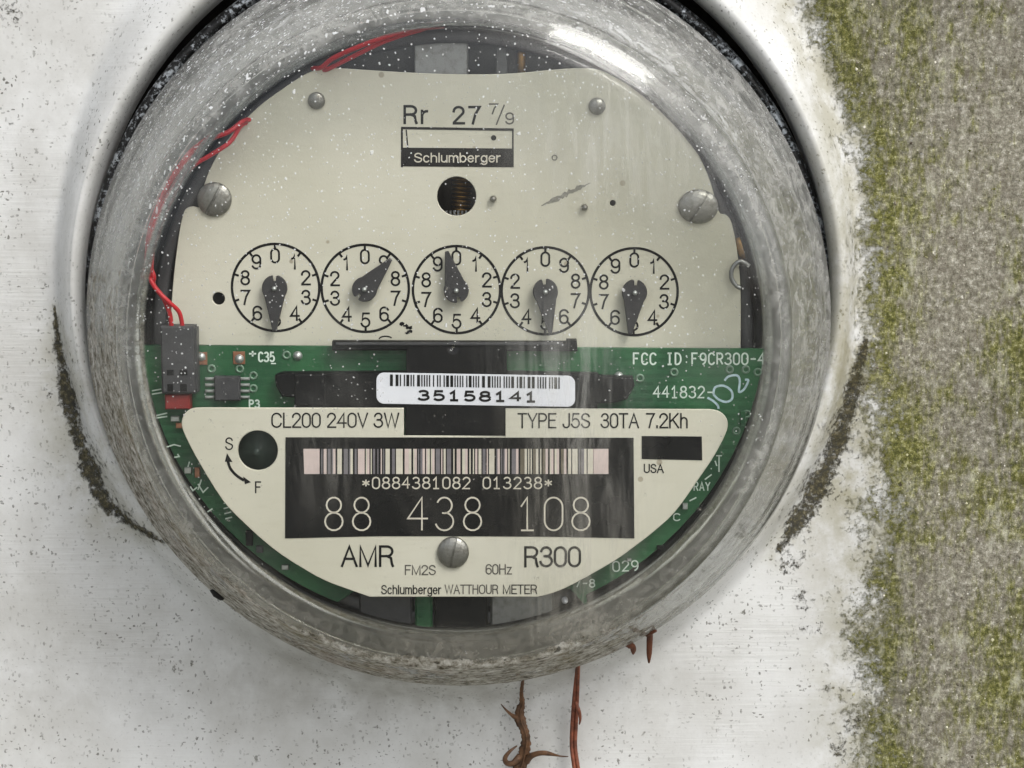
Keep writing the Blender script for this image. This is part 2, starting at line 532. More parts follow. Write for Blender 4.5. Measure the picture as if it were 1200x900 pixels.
def make_paint():
    g = G('weathered_white_paint')
    grime, crease, film = g.attr('grime'), g.attr('crease'), g.attr('film')
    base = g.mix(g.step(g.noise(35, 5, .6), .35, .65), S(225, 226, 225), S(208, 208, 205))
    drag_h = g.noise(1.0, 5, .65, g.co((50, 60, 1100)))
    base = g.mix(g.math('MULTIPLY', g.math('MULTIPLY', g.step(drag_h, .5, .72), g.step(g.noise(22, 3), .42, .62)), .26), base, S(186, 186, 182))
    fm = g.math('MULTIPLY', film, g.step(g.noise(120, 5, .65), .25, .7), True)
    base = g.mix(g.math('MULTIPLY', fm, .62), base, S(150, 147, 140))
    # dark specks: mostly short dashes, in drifts
    drift = g.step(g.noise(48, 6, .72), .40, .60, .22, 1.0)
    sp = g.math('MAXIMUM', speckle(g, 1350, 1, .5, .35, .50, .44, .14), speckle(g, 1500, .5, 1, .3, .55, .44, .14))
    base = g.mix(g.math('MULTIPLY', g.math('MULTIPLY', sp, drift), g.step(g.noise(300, 3), .4, .62, .3, .85)), base, S(62, 59, 48))
    sp2 = speckle(g, 560, 1, .5, -.5, .86, .30, .10, .0016)
    base = g.mix(g.math('MULTIPLY', g.math('MULTIPLY', sp2, drift), .8), base, S(74, 71, 58))
    sp3 = speckle(g, 230, 1, .7, .5, .94, .17, .06, .002)
    base = g.mix(g.math('MULTIPLY', sp3, .85), base, S(60, 58, 44))
    gr2 = g.step(g.noise(1500, 4, .7), .5, .75)
    base = g.mix(g.math('MULTIPLY', gr2, .14), base, S(150, 148, 140))
    stain = g.math('MULTIPLY', g.math('MAXIMUM', g.attr('halo'), g.math('MULTIPLY', g.step(g.noise(18, 4, .6),   .52, .72), .10)), g.step(g.noise(95, 6, .72), .34, .62))
    base = g.mix(g.math('MULTIPLY', stain, .75), base, g.mix(g.noise(60, 4), S(120, 116, 70), S(160, 152, 122)))
    # algae and lichen sheet on the right
    n1 = g.noise(640, 8, .82)
    mm = g.math('ADD', growth(g), g.math('MULTIPLY', g.attr('mossy'), .36))
    alg = g.ramp(n1, [(.34, S(66, 61, 50)), (.45, S(114, 110, 96)), (.54, S(147, 143, 129)), (.66, S(212, 208, 197))])
    moss = g.ramp(n1, [(.34, S(50, 50, 20)), (.45, S(74, 76, 32)), (.54, S(122, 121, 66)), (.66, S(204, 202, 160))])
    mcol = g.mix(g.step(mm, 1.50, 1.88), alg, moss)
    pale = g.step(g.noise(170, 6, .75, g.co((1, 1, .45))), .52, .70)
    mcol = g.mix(g.math('MULTIPLY', pale, g.step(g.attr('mossy'), 0, .6, .45, .7)), mcol, S(196, 194, 174))
    drk = g.step(g.noise(170, 6, .75), .50, .64)
    mcol = g.mix(g.math('MULTIPLY', drk, .6), mcol, g.mix(g.step(mm, 1.5, 1.75), S(96, 88, 76), S(82, 80, 36)))
    lum = g.step(g.noise(14, 4, .6), .35, .65, .96, 1.26)
    mcol = g.node('ShaderNodeVectorMath', {0: mcol, 'Scale': lum}, operation='SCALE').outputs[0]
    rag = g.math('ADD', g.math('MULTIPLY', g.math('SUBTRACT', g.noise(520, 6, .8), .5), 2.2), g.math('MULTIPLY', g.math('SUBTRACT', g.noise(90, 4, .6), .5), 1.2))
    gm = g.step(g.math('ADD', grime, rag), .34, .78)
    base = g.mix(gm, base, mcol)
    # black-green crust in the creases
    rag2 = g.math('ADD', g.math('MULTIPLY', g.math('SUBTRACT', g.noise(620, 6, .8), .5), 2.4), g.math('MULTIPLY', g.math('SUBTRACT', g.noise(120, 4, .6), .5), 1.2))
    cm = g.step(g.math('ADD', g.math('MULTIPLY', crease, .86), rag2), .44, .76)
    ccol = g.ramp(g.noise(700, 6, .8), [(.40, S(20, 18, 8)), (.48, S(46, 42, 20)), (.56, S(80, 72, 38)), (.66, S(170, 162, 134))])
    base = g.mix(g.math('MULTIPLY', cm, .93), base, ccol)
    allm = g.math('MAXIMUM', gm, cm)
    h = g.math('ADD', g.math('MULTIPLY', g.math('MULTIPLY', n1, allm), 1.2), g.math('MULTIPLY', g.math('MULTIPLY', drag_h, g.step(g.noise(22, 3), .42, .62)), .30))
    h = g.math('ADD', h, g.math('MULTIPLY', g.noise(700, 5, .6), .08))
    nr = g.bump(h, .6 * MM, .9)
    rough = g.step(allm, 0, 1, .42, .9)
    return g.done(g.pbr(base, rough, 0, nr, .4))


# ---- thin clear cover with dirt on it
def make_glass(dirty=True):
    g = G('dirty_clear_glass' if dirty else 'clean_inner_glass')
    flank, crust, speck, brown, smear, ridge, haze = [g.attr(n) for n in ('flank', 'crust', 'speckle', 'brown', 'smear', 'ridge', 'haze')]
    facing = g.node('ShaderNodeLayerWeight', {'Blend': .5}).outputs['Facing']
    fr = g.math('ADD', .022, g.math('MULTIPLY', .85, g.math('POWER', facing, 4.5)))
    nrm = g.bump(g.math('ADD', g.noise(70, 2), g.math('MULTIPLY', g.noise(400, 3), .05)), .3 * MM, .3)
    gl = g.node('ShaderNodeBsdfGlossy', {'Color': (1, 1, 1, 1), 'Roughness': .05}).outputs[0]
    tr = g.node('ShaderNodeBsdfTransparent', {'Color': (.985, .988, .985, 1)}).outputs[0]
    pane = g.node('ShaderNodeMixShader', {0: fr, 1: tr, 2: gl}).outputs[0]
    body = g.node('ShaderNodeBsdfGlass', {'Color': (.97, .98, .965, 1), 'Roughness': .04, 'IOR': 1.47, 'Normal': nrm}).outputs[0]
    clear = g.node('ShaderNodeMixShader', {0: g.step(flank, .15, .55), 1: pane, 2: body}).outputs[0]
    if not dirty:
        return g.done(clear)
    # dust and water marks, with painted highlight streaks and a reflection band
    streak = g.noise(1.0, 5, .65, g.co((260, 160, 260)), 1.4)
    fine = g.noise(900, 6, .75)
    big = g.noise(45, 4, .6, dist=.6)
    fl_amt = g.math('MULTIPLY', flank, g.math('ADD', g.step(streak, .38, .66, .12, .36), g.step(big, .40, .66, 0, .12)))
    runs = g.noise(1.0, 5, .65, g.co((330, 200, 42)), .8)
    hz = g.math('MULTIPLY', haze, g.step(runs, .40, .66, .05, .30))
    front = g.math('ADD', g.math('ADD', g.math('MULTIPLY', g.step(big, .50, .75), .045), .003), hz)
    wet = g.math('MULTIPLY', smear, g.step(g.noise(1.0, 5, .7, g.co((140, 140, 140)), 1.5), .44, .60))
    fl_amt = g.math('MULTIPLY', fl_amt, g.step(ridge, .1, .9, 1, .25))
    fl_amt = g.math('MAXIMUM', fl_amt, g.math('MULTIPLY', wet, .6))
    amt = g.math('ADD', fl_amt, front)
    # white grains and short fibres
    drift = g.step(g.math('ADD', g.noise(48, 5, .7), g.math('MULTIPLY', g.math('SUBTRACT', speck, .5), .36)), .33, .57, .05, 1.0)
    g0 = speckle(g, 430, 1, .7, .4, .78, .17, .06, .0016, 700.0)
    g1 = speckle(g, 1250, 1, 1, .5, .36, .32, .10, .0006, 900.0)
    g2 = speckle(g, 760, 1, .36, .5, .50, .32, .10)
    g3 = speckle(g, 700, .36, 1, .2, .55, .32, .10)
    gr = g.math('MULTIPLY', g.math('MAXIMUM', g0, g1), g.math('MULTIPLY', drift, .8))
    fib = g.math('MULTIPLY', g.math('MAXIMUM', g2, g3), g.math('MULTIPLY', flank, g.math('MULTIPLY', drift, speck)))
    gr = g.math('MAXIMUM', gr, fib)
    dew = g.math('MAXIMUM', speckle(g, 1000, 1, 1, .3, .15, .34, .12), speckle(g, 640, 1, .6, .6, .30, .30, .09, .0014, 700.0))
    gr = g.math('MAXIMUM', gr, g.math('MULTIPLY', dew, g.math('MULTIPLY', g.step(flank, .05, .5), g.step(g.math('ADD', speck, g.math('MULTIPLY', g.math('SUBTRACT', g.noise(60, 4, .6), .5), .8)), .62, 1.0, 0, .9))))
    amt = g.math('MAXIMUM', amt, gr)
    dcol = g.mix(g.step(fine, .42, .60), S(214, 214, 209), S(232, 232, 228))
    dcol = g.mix(g.math('MULTIPLY', brown, .7), dcol, S(172, 164, 146))
    dcol = g.mix(g.math('MULTIPLY', wet, .7), dcol, S(232, 234, 236))
    dk = g.math('MULTIPLY', speckle(g, 620, 1, .4, .6, .6, .3, .1), g.math('MULTIPLY', flank, .6))
    dcol = g.mix(g.math('MULTIPLY', dk, g.step(big, .45, .65)), dcol, S(66, 64, 58))
    dcol = g.mix(gr, dcol, S(240, 242, 244))
    # lichen crust along the bottom, patchy
    e = g.math('ADD', crust, g.math('ADD', g.math('MULTIPLY', g.math('SUBTRACT', g.noise(420, 6, .8), .5), 2.0), g.math('MULTIPLY', g.math('SUBTRACT', g.noise(70, 4, .6), .5), 2.2)))
    cr = g.step(e, .48, .80)
    ccol = g.ramp(g.noise(400, 8, .8), [(.38, S(78, 72, 58)), (.455, S(160, 154, 140)), (.53, S(206, 202, 192)), (.62, S(246, 244, 238))])
    ccol = g.mix(g.step(g.noise(60, 4, .6), .54, .7, 0, .55), ccol, S(146, 136, 104))
    ccol = g.mix(g.step(g.noise(40, 3, .6), .52, .7, 0, .35), ccol, S(196, 180, 170))
    dk2 = g.math('MAXIMUM', speckle(g, 480, 1, .55, .6, .70, .34, .10, .0025, 500.0), speckle(g, 900, .5, 1, .2, .7, .36, .12))
    ccol = g.mix(g.math('MULTIPLY', dk2, .75), ccol, S(38, 36, 26))
    dcol = g.mix(cr, dcol, ccol)
    amt = g.math('MAXIMUM', amt, g.math('MULTIPLY', cr, .88))
    nd = g.bump(g.math('ADD', g.math('MULTIPLY', cr, g.noise(560, 6, .8)), g.math('MULTIPLY', gr, .4)), .6 * MM, .8)
    df = g.node('ShaderNodeBsdfDiffuse', {'Color': dcol, 'Normal': nd}).outputs[0]
    tl = g.node('ShaderNodeBsdfTranslucent', {'Color': dcol, 'Normal': nd}).outputs[0]
    dirt = g.node('ShaderNodeMixShader', {0: .25, 1: df, 2: tl}).outputs[0]
    return g.done(g.node('ShaderNodeMixShader', {0: amt, 1: clear, 2: dirt}).outputs[0])


def make_plate():
    g = G('cream_enamel_plate')
    c = g.mix(g.step(g.noise(22, 4), .35, .65), S(208, 205, 189), S(197, 194, 176))
    st = g.step(g.noise(1, 4, .6, g.co((160, 60, 900))), .5, .8)
    c = g.mix(g.math('MULTIPLY', st, .15), c, S(170, 164, 140))
    v = g.voro(240)
    rnd = g.node('ShaderNodeSeparateColor', {0: v.outputs['Color']}).outputs[0]
    sp = g.step(g.math('SUBTRACT', g.step(rnd, .86, 1, 0, .2), v.outputs['Distance']), 0, .06)
    c = g.mix(g.math('MULTIPLY', sp, .55), c, S(128, 112, 86))
    return g.done(g.pbr(c, .42, 0, g.bump(g.noise(1500, 3), .03 * MM, .5), .4))


def make_pcb():
    g = G('green_circuit_board')
    c = g.mix(g.step(g.noise(50, 4), .35, .65), S(42, 98, 58), S(20, 72, 42))
    # copper tracks under the mask, a little lighter
    br = g.node('ShaderNodeTexBrick', {'Vector': g.co(None, (rad(90), 0, 0)), 'Scale': 120.0, 'Mortar Size': .06, 'Brick Width': .9, 'Row Height': .22}).outputs['Fac']
    c = g.mix(g.math('MULTIPLY', g.math('MULTIPLY', br, g.step(g.noise(40, 2), .45, .6)), .16), c, S(70, 128, 88))
    return g.done(g.pbr(c, .38, 0, g.bump(br, .05 * MM, .4), .5))


def make_metal(name, col, rough, dirt=.3):
    g = G(name)
    n = g.noise(500, 5, .65)
    c = g.mix(g.math('MULTIPLY', g.step(n, .45, .7), dirt), col, S(88, 82, 70))
    return g.done(g.pbr(c, g.step(n, .3, .7, rough - .08, rough + .15), 1, g.bump(g.noise(1200, 4), .04 * MM, .6)))


def make_seal():
    g = G('tarnished_black_seal')
    n = g.math('ADD', g.math('MULTIPLY', g.noise(950, 5, .75), 1.0), g.math('MULTIPLY', g.noise(150, 3), .5))
    m = g.step(n, .76, .84)
    c = g.mix(m, S(17, 17, 18), S(176, 182, 188))
    return g.done(g.pbr(c, .38, g.math('MULTIPLY', m, .5), g.bump(g.math('ADD', m, g.noise(900, 4)), .25 * MM, .8)))


def make_moss(name, stops, grey=None):
    g = G(name)
    rnd = g.node('ShaderNodeNewGeometry').outputs['Random Per Island']
    c = g.ramp(rnd, stops)
    if grey:
        c = g.mix(g.step(growth(g), 1.40, 1.62), g.ramp(rnd, grey), c)
    return g.done(g.pbr(c, .9, 0, None, .2))


M = dict(
    paint=make_paint(), glass=make_glass(), glass_in=make_glass(False), plate=make_plate(), pcb=make_pcb(), seal=make_seal(),
    screw=make_metal('dull_nickel_screw', S(150, 149, 143), .40, .5),
    brass=make_metal('old_brass', S(150, 116, 66), .4, .4),
    tin=make_metal('grey_zinc', S(150, 151, 150), .45, .3),
    grey=simple('grey_cast_frame', S(88, 89, 89), .45, .3, .15, 300, .05),
    dark=simple('black_plastic', S(9, 9, 11), .45, 0, .2, 300, .02, .25),
    dark2=simple('charcoal_plastic', S(58, 58, 60), .5, 0, .15, 500, .03),
    rust=simple('dark_grimy_socket', S(30, 26, 20), .8, 0, .7, 260, .3),
    ink=simple('black_ink', S(17, 16, 17), .6, 0, .6, 700, 0, .2),
    inkpanel=simple('glossy_black_panel', S(8, 8, 10), .3, 0, .25, 200, .015, .25),
    greyink=simple('faded_ink', S(78, 74, 68), .6, 0, .2, 300),
    cream=simple('cream_ink', S(206, 200, 184), .5, 0, .1, 300),
    silk=simple('white_silkscreen', S(205, 220, 208), .6, 0, .12, 700),
    chalk=simple('pale_blue_marker', S(186, 210, 216), .6, 0, .2, 900),
    pink=simple('pinkish_foil', S(205, 188, 182), .5, 0, .08, 300),
    foil1=simple('grey_foil', S(112, 108, 112), .5, 0, .15, 500),
    foil2=simple('olive_foil', S(104, 96, 80), .5, 0, .15, 500),
    label=simple('white_paper_label', S(226, 228, 234), .4, 0, .03, 200),
    wire=simple('red_wire_sleeve', S(182, 20, 34), .4, 0, .15, 500),
    redbase=simple('dull_red_plastic', S(132, 40, 36), .5, 0, .15, 500),
    pointer=simple('dark_grey_pointer', S(50, 49, 50), .5, 0, .15, 700, .02),
    copper=simple('tinned_copper', S(160, 112, 86), .4, .6, .3, 900),
    solder=simple('solder_metal', S(180, 184, 180), .35, .7, .2, 900),
    leaf=simple('dry_brown_leaf', S(104, 74, 50), .55, 0, .6, 420, .35),
    stem=simple('red_brown_stem', S(118, 66, 46), .5, 0, .6, 500, .15),
    twig=simple('rotten_brown_twig', S(92, 52, 32), .7, 0, .4, 500, .2),
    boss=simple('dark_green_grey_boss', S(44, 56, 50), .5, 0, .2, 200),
    base=simple('grey_meter_base', S(166, 166, 160), .6, 0, .15, 120),
    ground=simple('worn_concrete_ground', S(114, 114, 106), .9, 0, .2, 3),
    via=simple('dull_via_ring', S(112, 138, 118), .5, .2, .2, 900),
    wall=simple('plain_grey_render', S(170, 166, 156), .85, 0, .1, 60, .3),
    smear=simple('grey_scuff', S(128, 126, 116), .6, 0, .3, 1500),
    bug=simple('black_dirt_lump', S(24, 21, 18), .7, 0, .4, 900, .2),
    moss=make_moss('olive_moss_tufts', [(0, S(66, 67, 24)), (.4, S(110, 110, 52)), (.7, S(158, 156, 106)), (1, S(216, 212, 184))], [(0, S(80, 73, 62)), (.4, S(130, 122, 110)), (.7, S(168, 162, 150)), (1, S(222, 218, 208))]),
    crust=make_moss('dark_crust_tufts', [(0, S(30, 29, 16)), (.5, S(58, 56, 32)), (1, S(104, 100, 66))]),
)


def thing(name, label, cat, loc=(0, 0, 0), group=None):
    o = bpy.data.objects.new(name, None)
    COL.objects.link(o)
    o.location = loc
    o.empty_display_size = .01
    tag(o, label, cat, group)
    return o


def tag(o, label, cat, group=None):
    o['label'] = label
    o['category'] = cat
    if group:
        o['group'] = group


def dup(o, parent=None, loc=None, roty=None):
    c = o.copy()
    COL.objects.link(c)
    if parent is not None:
        c.parent = parent
    if loc is not None:
        c.location = loc
    if roty is not None:
        c.rotation_euler = (0, roty, 0)
    return c


# ------------------------------------------------------------------ the house wall behind everything
w = MB()
w.box((0, .11, 0), (3, .08, 3))
wall = w.build('wall', M['wall'])
wall['kind'] = 'structure'
w = MB()
w.add([(-20, -30, -1.35), (20, -30, -1.35), (20, .07, -1.35), (-20, .07, -1.35)], [(0, 1, 2, 3)])  # unseen ground sheet, added to bounce light up onto the undersides
ground = w.build('ground', M['ground'])
ground['kind'] = 'structure'

# ------------------------------------------------------------------ meter box: pressed sheet with a raised collar
box = thing('meter_box', 'weathered white painted meter box with raised round collar and algae on its right side', 'meter box')

FOOT = [(940, 0), (960, 60), (984, 120), (1000, 180), (1009, 240), (1012, 320), (1004, 420), (988, 495), (962, 560), (930, 612), (885, 670),
        (800, 748), (690, 808), (536, 835), (380, 808), (270, 750), (180, 668), (120, 590), (92, 510), (76, 450), (64, 380), (60, 300),
        (65, 240), (75, 180), (91, 120), (112, 60), (134, 0), (200, -90), (330, -170), (536, -205), (740, -170), (870, -90)]
FC = (536, 345)
fa = np.array([math.atan2(y - FC[1], x - FC[0]) for x, y in FOOT])
fr_ = np.array([math.hypot(x - FC[0], y - FC[1]) for x, y in FOOT])
o_ = np.argsort(fa)
fa, fr_ = fa[o_], fr_[o_]
NT = 540
ang = -math.pi + 2 * math.pi * np.arange(NT) / NT
fr_s = np.interp(ang, fa, fr_, period=2 * math.pi)
ker = np.hanning(31); ker /= ker.sum()
fr_s = np.convolve(np.concatenate([fr_s[-40:], fr_s, fr_s[:40]]), ker, 'same')[40:-40]
HC, HR = (535, 333), 442


def hole_xy(rr):
    return HC[0] + rr * np.cos(ang), HC[1] + rr * np.sin(ang)


rings = []
for rr, dd in ((440, -4), (440, 3), (441, 6.5), (443, 8.6), (447, 9.8), (452, 10.2)):
    x, y = hole_xy(rr)
    rings.append(Pa(x, y, 9.0))
    rings[-1][:, 1] = -dd * MM
xc, yc = hole_xy(452)
fx, fy = FC[0] + fr_s * np.cos(ang), FC[1] + fr_s * np.sin(ang)
crest = Pa(xc, yc, 10.2)
foot = Pa(fx, fy, 0.0)
NS = 22
for k in range(1, NS + 1):
    t = k / NS
    h = 10.2 * (1 - t ** 3 * (t * (6 * t - 15) + 10)) * .8 + 10.2 * .2 * (1 - t) ** 2
    ring = crest * (1 - t) + foot * t
    ring[:, 1] = -h * MM
    rings.append(ring)
# flat field out to the edge of the cover
HW, HH = .27, .33
u = foot - np.array([0.005, 0, -0.003])
dirx, dirz = u[:, 0], u[:, 2]
sc_ = 1 / np.maximum(np.abs(dirx) / HW, np.abs(dirz) / HH)
outer = np.stack([dirx * sc_, np.zeros(NT), dirz * sc_], 1)
NF = 120
for k in range(1, NF + 1):
    t = (k / NF) ** 1.25
    ring = foot * (1 - t) + outer * t
    ring[:, 1] = 0
    rings.append(ring)
# rolled edge and sides
for dx, dy in ((.002, .0006), (.0035, .002), (.004, .0045), (.004, .068)):
    ring = outer.copy()
    ring[:, 0] *= (HW + dx) / HW
    ring[:, 2] *= (HH + dx) / HH
    ring[:, 1] = dy
    rings.append(ring)
V = np.concatenate(rings)
NR = len(rings)
F = []
for i in range(NR - 1):
    for k in range(NT):
        j = (k + 1) % NT
        F.append((i * NT + k, i * NT + j, (i + 1) * NT + j, (i + 1) * NT + k))
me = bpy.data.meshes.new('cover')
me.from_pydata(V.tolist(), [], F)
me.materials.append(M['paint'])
me.polygons.foreach_set('use_smooth', [True] * len(F))
vx, vy = project(V)


def interp(v, pts):
    a = np.array(pts, float)
    return np.interp(v, a[:, 0], a[:, 1])


def sst(x, a, b):
    t = np.clip((x - a) / (b - a), 0, 1)
    return t * t * (3 - 2 * t)


def seg_dist(px, py, pts, widths):
    """distance to a polyline divided by its local width"""
    best = np.full(px.shape, 9.0)
    for i in range(len(pts) - 1):
        (ax, ay), (bx, by) = pts[i], pts[i + 1]
        dx, dy = bx - ax, by - ay
        t = np.clip(((px - ax) * dx + (py - ay) * dy) / (dx * dx + dy * dy), 0, 1)
        dist = np.hypot(px - ax - t * dx, py - ay - t * dy) / (widths[i] + (widths[i + 1] - widths[i]) * t)
        best = np.minimum(best, dist)
    return best


EDGE = [(-300, 760), (-100, 885), (0, 945), (60, 966), (120, 990), (180, 1006), (240, 1015), (330, 1017), (420, 1012), (470, 1018), (520, 1026), (600, 1030), (700, 1014), (760, 1010), (830, 1012), (900, 1014), (1200, 1010)]
CREASE_L = ([(64, 360), (68, 400), (76, 450), (88, 505), (104, 550), (122, 590), (150, 612), (186, 632)], [1, 5, 8, 10, 10, 8, 5, 3])
CREASE_R = ([(1016, 395), (1004, 440), (990, 490), (974, 535), (956, 575), (934, 612), (912, 645)], [4, 9, 11, 12, 13, 12, 5])
SPOTS = [(935, 700, 22), (950, 740, 16), (1000, 850, 18), (985, 880, 16), (0, 690, 9), (2, 866, 9), (12, 8, 26), (10, 142, 10), (80, 855, 7), (60, 550, 10), (925, 660, 18)]


def masks(vx, vy):
    s_ = vx - interp(vy, EDGE)
    grime = np.where(vy < 420, sst(s_, -42, 44), sst(s_, -70, 70))
    # sparser foot of the sheet low down on the white side
    grime = np.maximum(grime, .30 * sst(s_, -75, 0) * sst(vy, 640, 760))
    d1 = seg_dist(vx, vy, *CREASE_L)
    d2 = seg_dist(vx, vy, *CREASE_R)
    cr = np.maximum(np.maximum(np.exp(-(d1 ** 2) * .6), .42 * np.exp(-(d1 / 3.2) ** 2)), np.maximum(np.exp(-(d2 ** 2) * .6), .42 * np.exp(-(d2 / 3.2) ** 2)))
    for (sx, sy, sr) in SPOTS:
        cr = np.maximum(cr, .55 * np.exp(-((vx - sx) ** 2 + (vy - sy) ** 2) / (sr * sr)))
    mossy = np.maximum(np.exp(-((s_ - 10) / 48.0) ** 2), sst(vy, 330, 640) * .55)
    mossy = np.maximum(mossy, np.exp(-((vx - 1060) / 34.0) ** 2) * .5)
    mossy = np.maximum(mossy, sst(vx, 1140, 1200) * sst(vy, 200, 300) * .6)
    film = .9 * np.exp(-((vx - 470) / 330.0) ** 2 - ((vy - 790) / 75.0) ** 2) + .25 * np.exp(-((vx - 90) / 55.0) ** 2) * (vy < 330) + .3 * sst(-vx, -180, 0)  # dome's shade painted grey below the meter; left side greyer too
    halo = .9 * sst(s_, -95, 10) + .55 * np.exp(-np.minimum(d1, d2) ** 2 / 22.0)
    return grime, cr, mossy, np.clip(film, 0, 1), np.clip(halo, 0, 1)


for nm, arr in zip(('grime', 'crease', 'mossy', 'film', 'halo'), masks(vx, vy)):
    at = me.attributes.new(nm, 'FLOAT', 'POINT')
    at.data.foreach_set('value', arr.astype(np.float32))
me.update()
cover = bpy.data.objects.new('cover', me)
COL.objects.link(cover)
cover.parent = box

# dark socket well behind the collar, and the tarnished sealing ring round the glass
hc = P(535, 333, 9)
rin = R(439, 9)
sk = MB()
sk.lathe([(.003, rin + .0004), (-.028, rin - .001), (-.030, rin - .004), (-.030, .02), (-.030, 0.0)], (hc.x, 0, hc.z), 96)
sk.build('socket_well', M['rust'], box)
sc0 = P(537, 366, 4)
sr0 = R(440, 4)
se = MB()
prof = []
for k in range(14):
    a = 2 * math.pi * k / 14
    prof.append((.0025 + .0022 * math.sin(a), sr0 - .0018 + .0016 * math.cos(a)))
se.lathe(prof, (sc0.x, 0, sc0.z), 160, closed=True)
se.build('sealing_ring', M['seal'], box)

# ------------------------------------------------------------------ the meter
meter = thing('electricity_meter', 'round glass-covered electricity meter with five dials and a green circuit board', 'electricity meter')

# ---- glass cover: one turned shell, flange, sloping wall, shoulder, nearly flat front
ax = P(537, 382.5, 13)
gprof = [(6, 424), (6.2, 429), (7.5, 434.5), (10, 436), (13, 434), (16, 430), (18.5, 426.5), (20.5, 424.8), (25, 419), (31, 411), (37, 403), (41, 397.5), (42.6, 396.4), (43.4, 396.8), (44.6, 397.0),
         (46.0, 395.8), (47.0, 392.6), (47.6, 388.5), (48.1, 384), (48.7, 379), (49.6, 371), (50.4, 363), (51.0, 352), (51.6, 320), (52.2, 270), (52.7, 200), (53.0, 120), (53.15, 50), (53.2, 2)]
gp = catmull([(d * MM, R(r, d), 0) for d, r in gprof], 4)
GN = 300
cx0, cz0 = ax.x, ax.z
outer_p = [(p.x, p.y) for p in gp]
n_out = len(gp)
inner_p, twin = [], []
for i in range(n_out - 1, -1, -1):
    t = (gp[min(i + 1, n_out - 1)] - gp[max(i - 1, 0)]).normalized()
    if gp[i].x < .0165:
        continue
    q = gp[i] + Vector((-abs(t.y), -abs(t.x), 0)) * .0032
    inner_p.append((q.x, max(q.y, .0002)))
    twin.append(i)
inner_p.append((.0125, R(418, 14)))
inner_p.append((.0065, R(417, 14)))
twin += [twin[-1]] * 2
gm_ = MB()
gm_.lathe(outer_p + inner_p, (cx0, 0, cz0), GN, closed=True)
gm_.f = [f[::-1] for f in gm_.f]
gm_.mi = [0 if k // GN < n_out - 1 else 1 for k in range(len(gm_.f))]
gme = gm_.mesh('glass_cover', [M['glass'], M['glass_in']])
gv = np.array([v.co for v in gme.vertices])
src = np.repeat(np.array(list(range(n_out)) + twin), GN) * GN + np.tile(np.arange(GN), n_out + len(twin))
gv = gv[src]
rr = np.hypot(gv[:, 0] - cx0, gv[:, 2] - cz0)
dd = -gv[:, 1] / MM
gx, gy = project(gv)
th = np.arctan2(gv[:, 2] - cz0, gv[:, 0] - cx0)           # 90 deg = up
down = np.clip(-np.sin(th), 0, 1)
fl = sst(rr / R(1, 51), 368 - 32 * down ** 3, 388 - 18 * down ** 2)
ridge = np.exp(-((dd - 45.4) / 1.9) ** 2)
left = np.clip(-np.cos(th), 0, 1)
upn = np.clip(np.sin(th), 0, 1)
angd = np.degrees(np.arctan2(-(gv[:, 2] - cz0), gv[:, 0] - cx0))  # 90 = down, 0 right, 180 left
band = sst(dd, 8, 12) * (1 - sst(dd, 40 + 7 * down, 46 + 3.6 * down))
aa = np.where(angd < -90, angd + 360, angd)
crust = band * sst(aa, 35, 80) * (1 - sst(aa, 165, 215)) * 1.05
ridge *= .25 + .75 * sst(angd, -75, -30) * (1 - sst(angd, 50, 75))
smear = np.exp(-((dd - 38) / 4.0) ** 2) * sst(angd, -85, -60) * (1 - sst(angd, -30, -10)) + .8 * np.exp(-((dd - 31) / 7.0) ** 2) * sst(aa, 185, 200) * (1 - sst(aa, 250, 268))  # white highlight streaks painted on the upper right and upper left wall
speck = np.clip(.30 + .42 * upn + .9 * left * upn - .35 * down, 0, 1)
haze = np.exp(-((gx - 665 - (gy - 400) * .05) / 62.0) ** 2) * sst(gy, 300, 420) + .9 * np.exp(-((gx - 720) / 110.0) ** 2 - ((gy - 170) / 90.0) ** 2) + .5 * np.exp(-((gx - 385) / 40.0) ** 2 - ((gy - 540) / 60.0) ** 2)  # painted reflection band right of centre, dirt haze upper right, pale patch left
for nm, arr in (('flank', fl), ('crust', np.clip(crust, 0, 1)), ('speckle', speck), ('ridge', ridge), ('smear', smear), ('ridge', ridge), ('haze', haze), ('brown', np.clip(down ** 1.5, 0, 1))):
    at = gme.attributes.new(nm, 'FLOAT', 'POINT')
    at.data.foreach_set('value', np.asarray(arr, np.float32))
glass = bpy.data.objects.new('glass_cover', gme)
COL.objects.link(glass)
glass.parent = meter

# ---- body behind: backing cup, dark rings, grey frame
body = MB()
rb = R(398, 18)
body.lathe([(.017, rb), (.012, rb - .004), (.006, rb - .006), (.004, .02), (.004, 0)], (cx0, 0, cz0), 120)
body.build('base_cup', M['base'], meter)
FRC = P(531, 392, 30)
ring = MB()
r1 = R(363, 30)
ring.lathe([(.018, r1), (.030, r1), (.0308, r1 - .0005), (.0308, r1 - .0014), (.030, r1 - .0019), (.018, r1 - .0019)], (FRC.x, 0, FRC.z), 140)
ring.build('rim_band', M['dark'], meter)
ring = MB()
r2 = R(352, 28)
ring.lathe([(.016, r2), (.0285, r2), (.029, r2 - .0006), (.029, r2 - .0026), (.0285, r2 - .0032), (.016, r2 - .0032)], (FRC.x, 0, FRC.z), 140)
ring.build('frame_ring', M['dark2'], meter)
fr = MB()
fr.lathe([(.0225, R(346, 22)), (.0225, R(200, 22)), (.012, R(198, 22)), (.012, 0)], (FRC.x, 0, FRC.z), 120)
fr.lathe([(.0245, R(341, 22)), (.0245, R(300, 22)), (.0235, R(298, 22))], (FRC.x, 0, FRC.z), 140)
fr.build('frame_disc', M['grey'], meter)
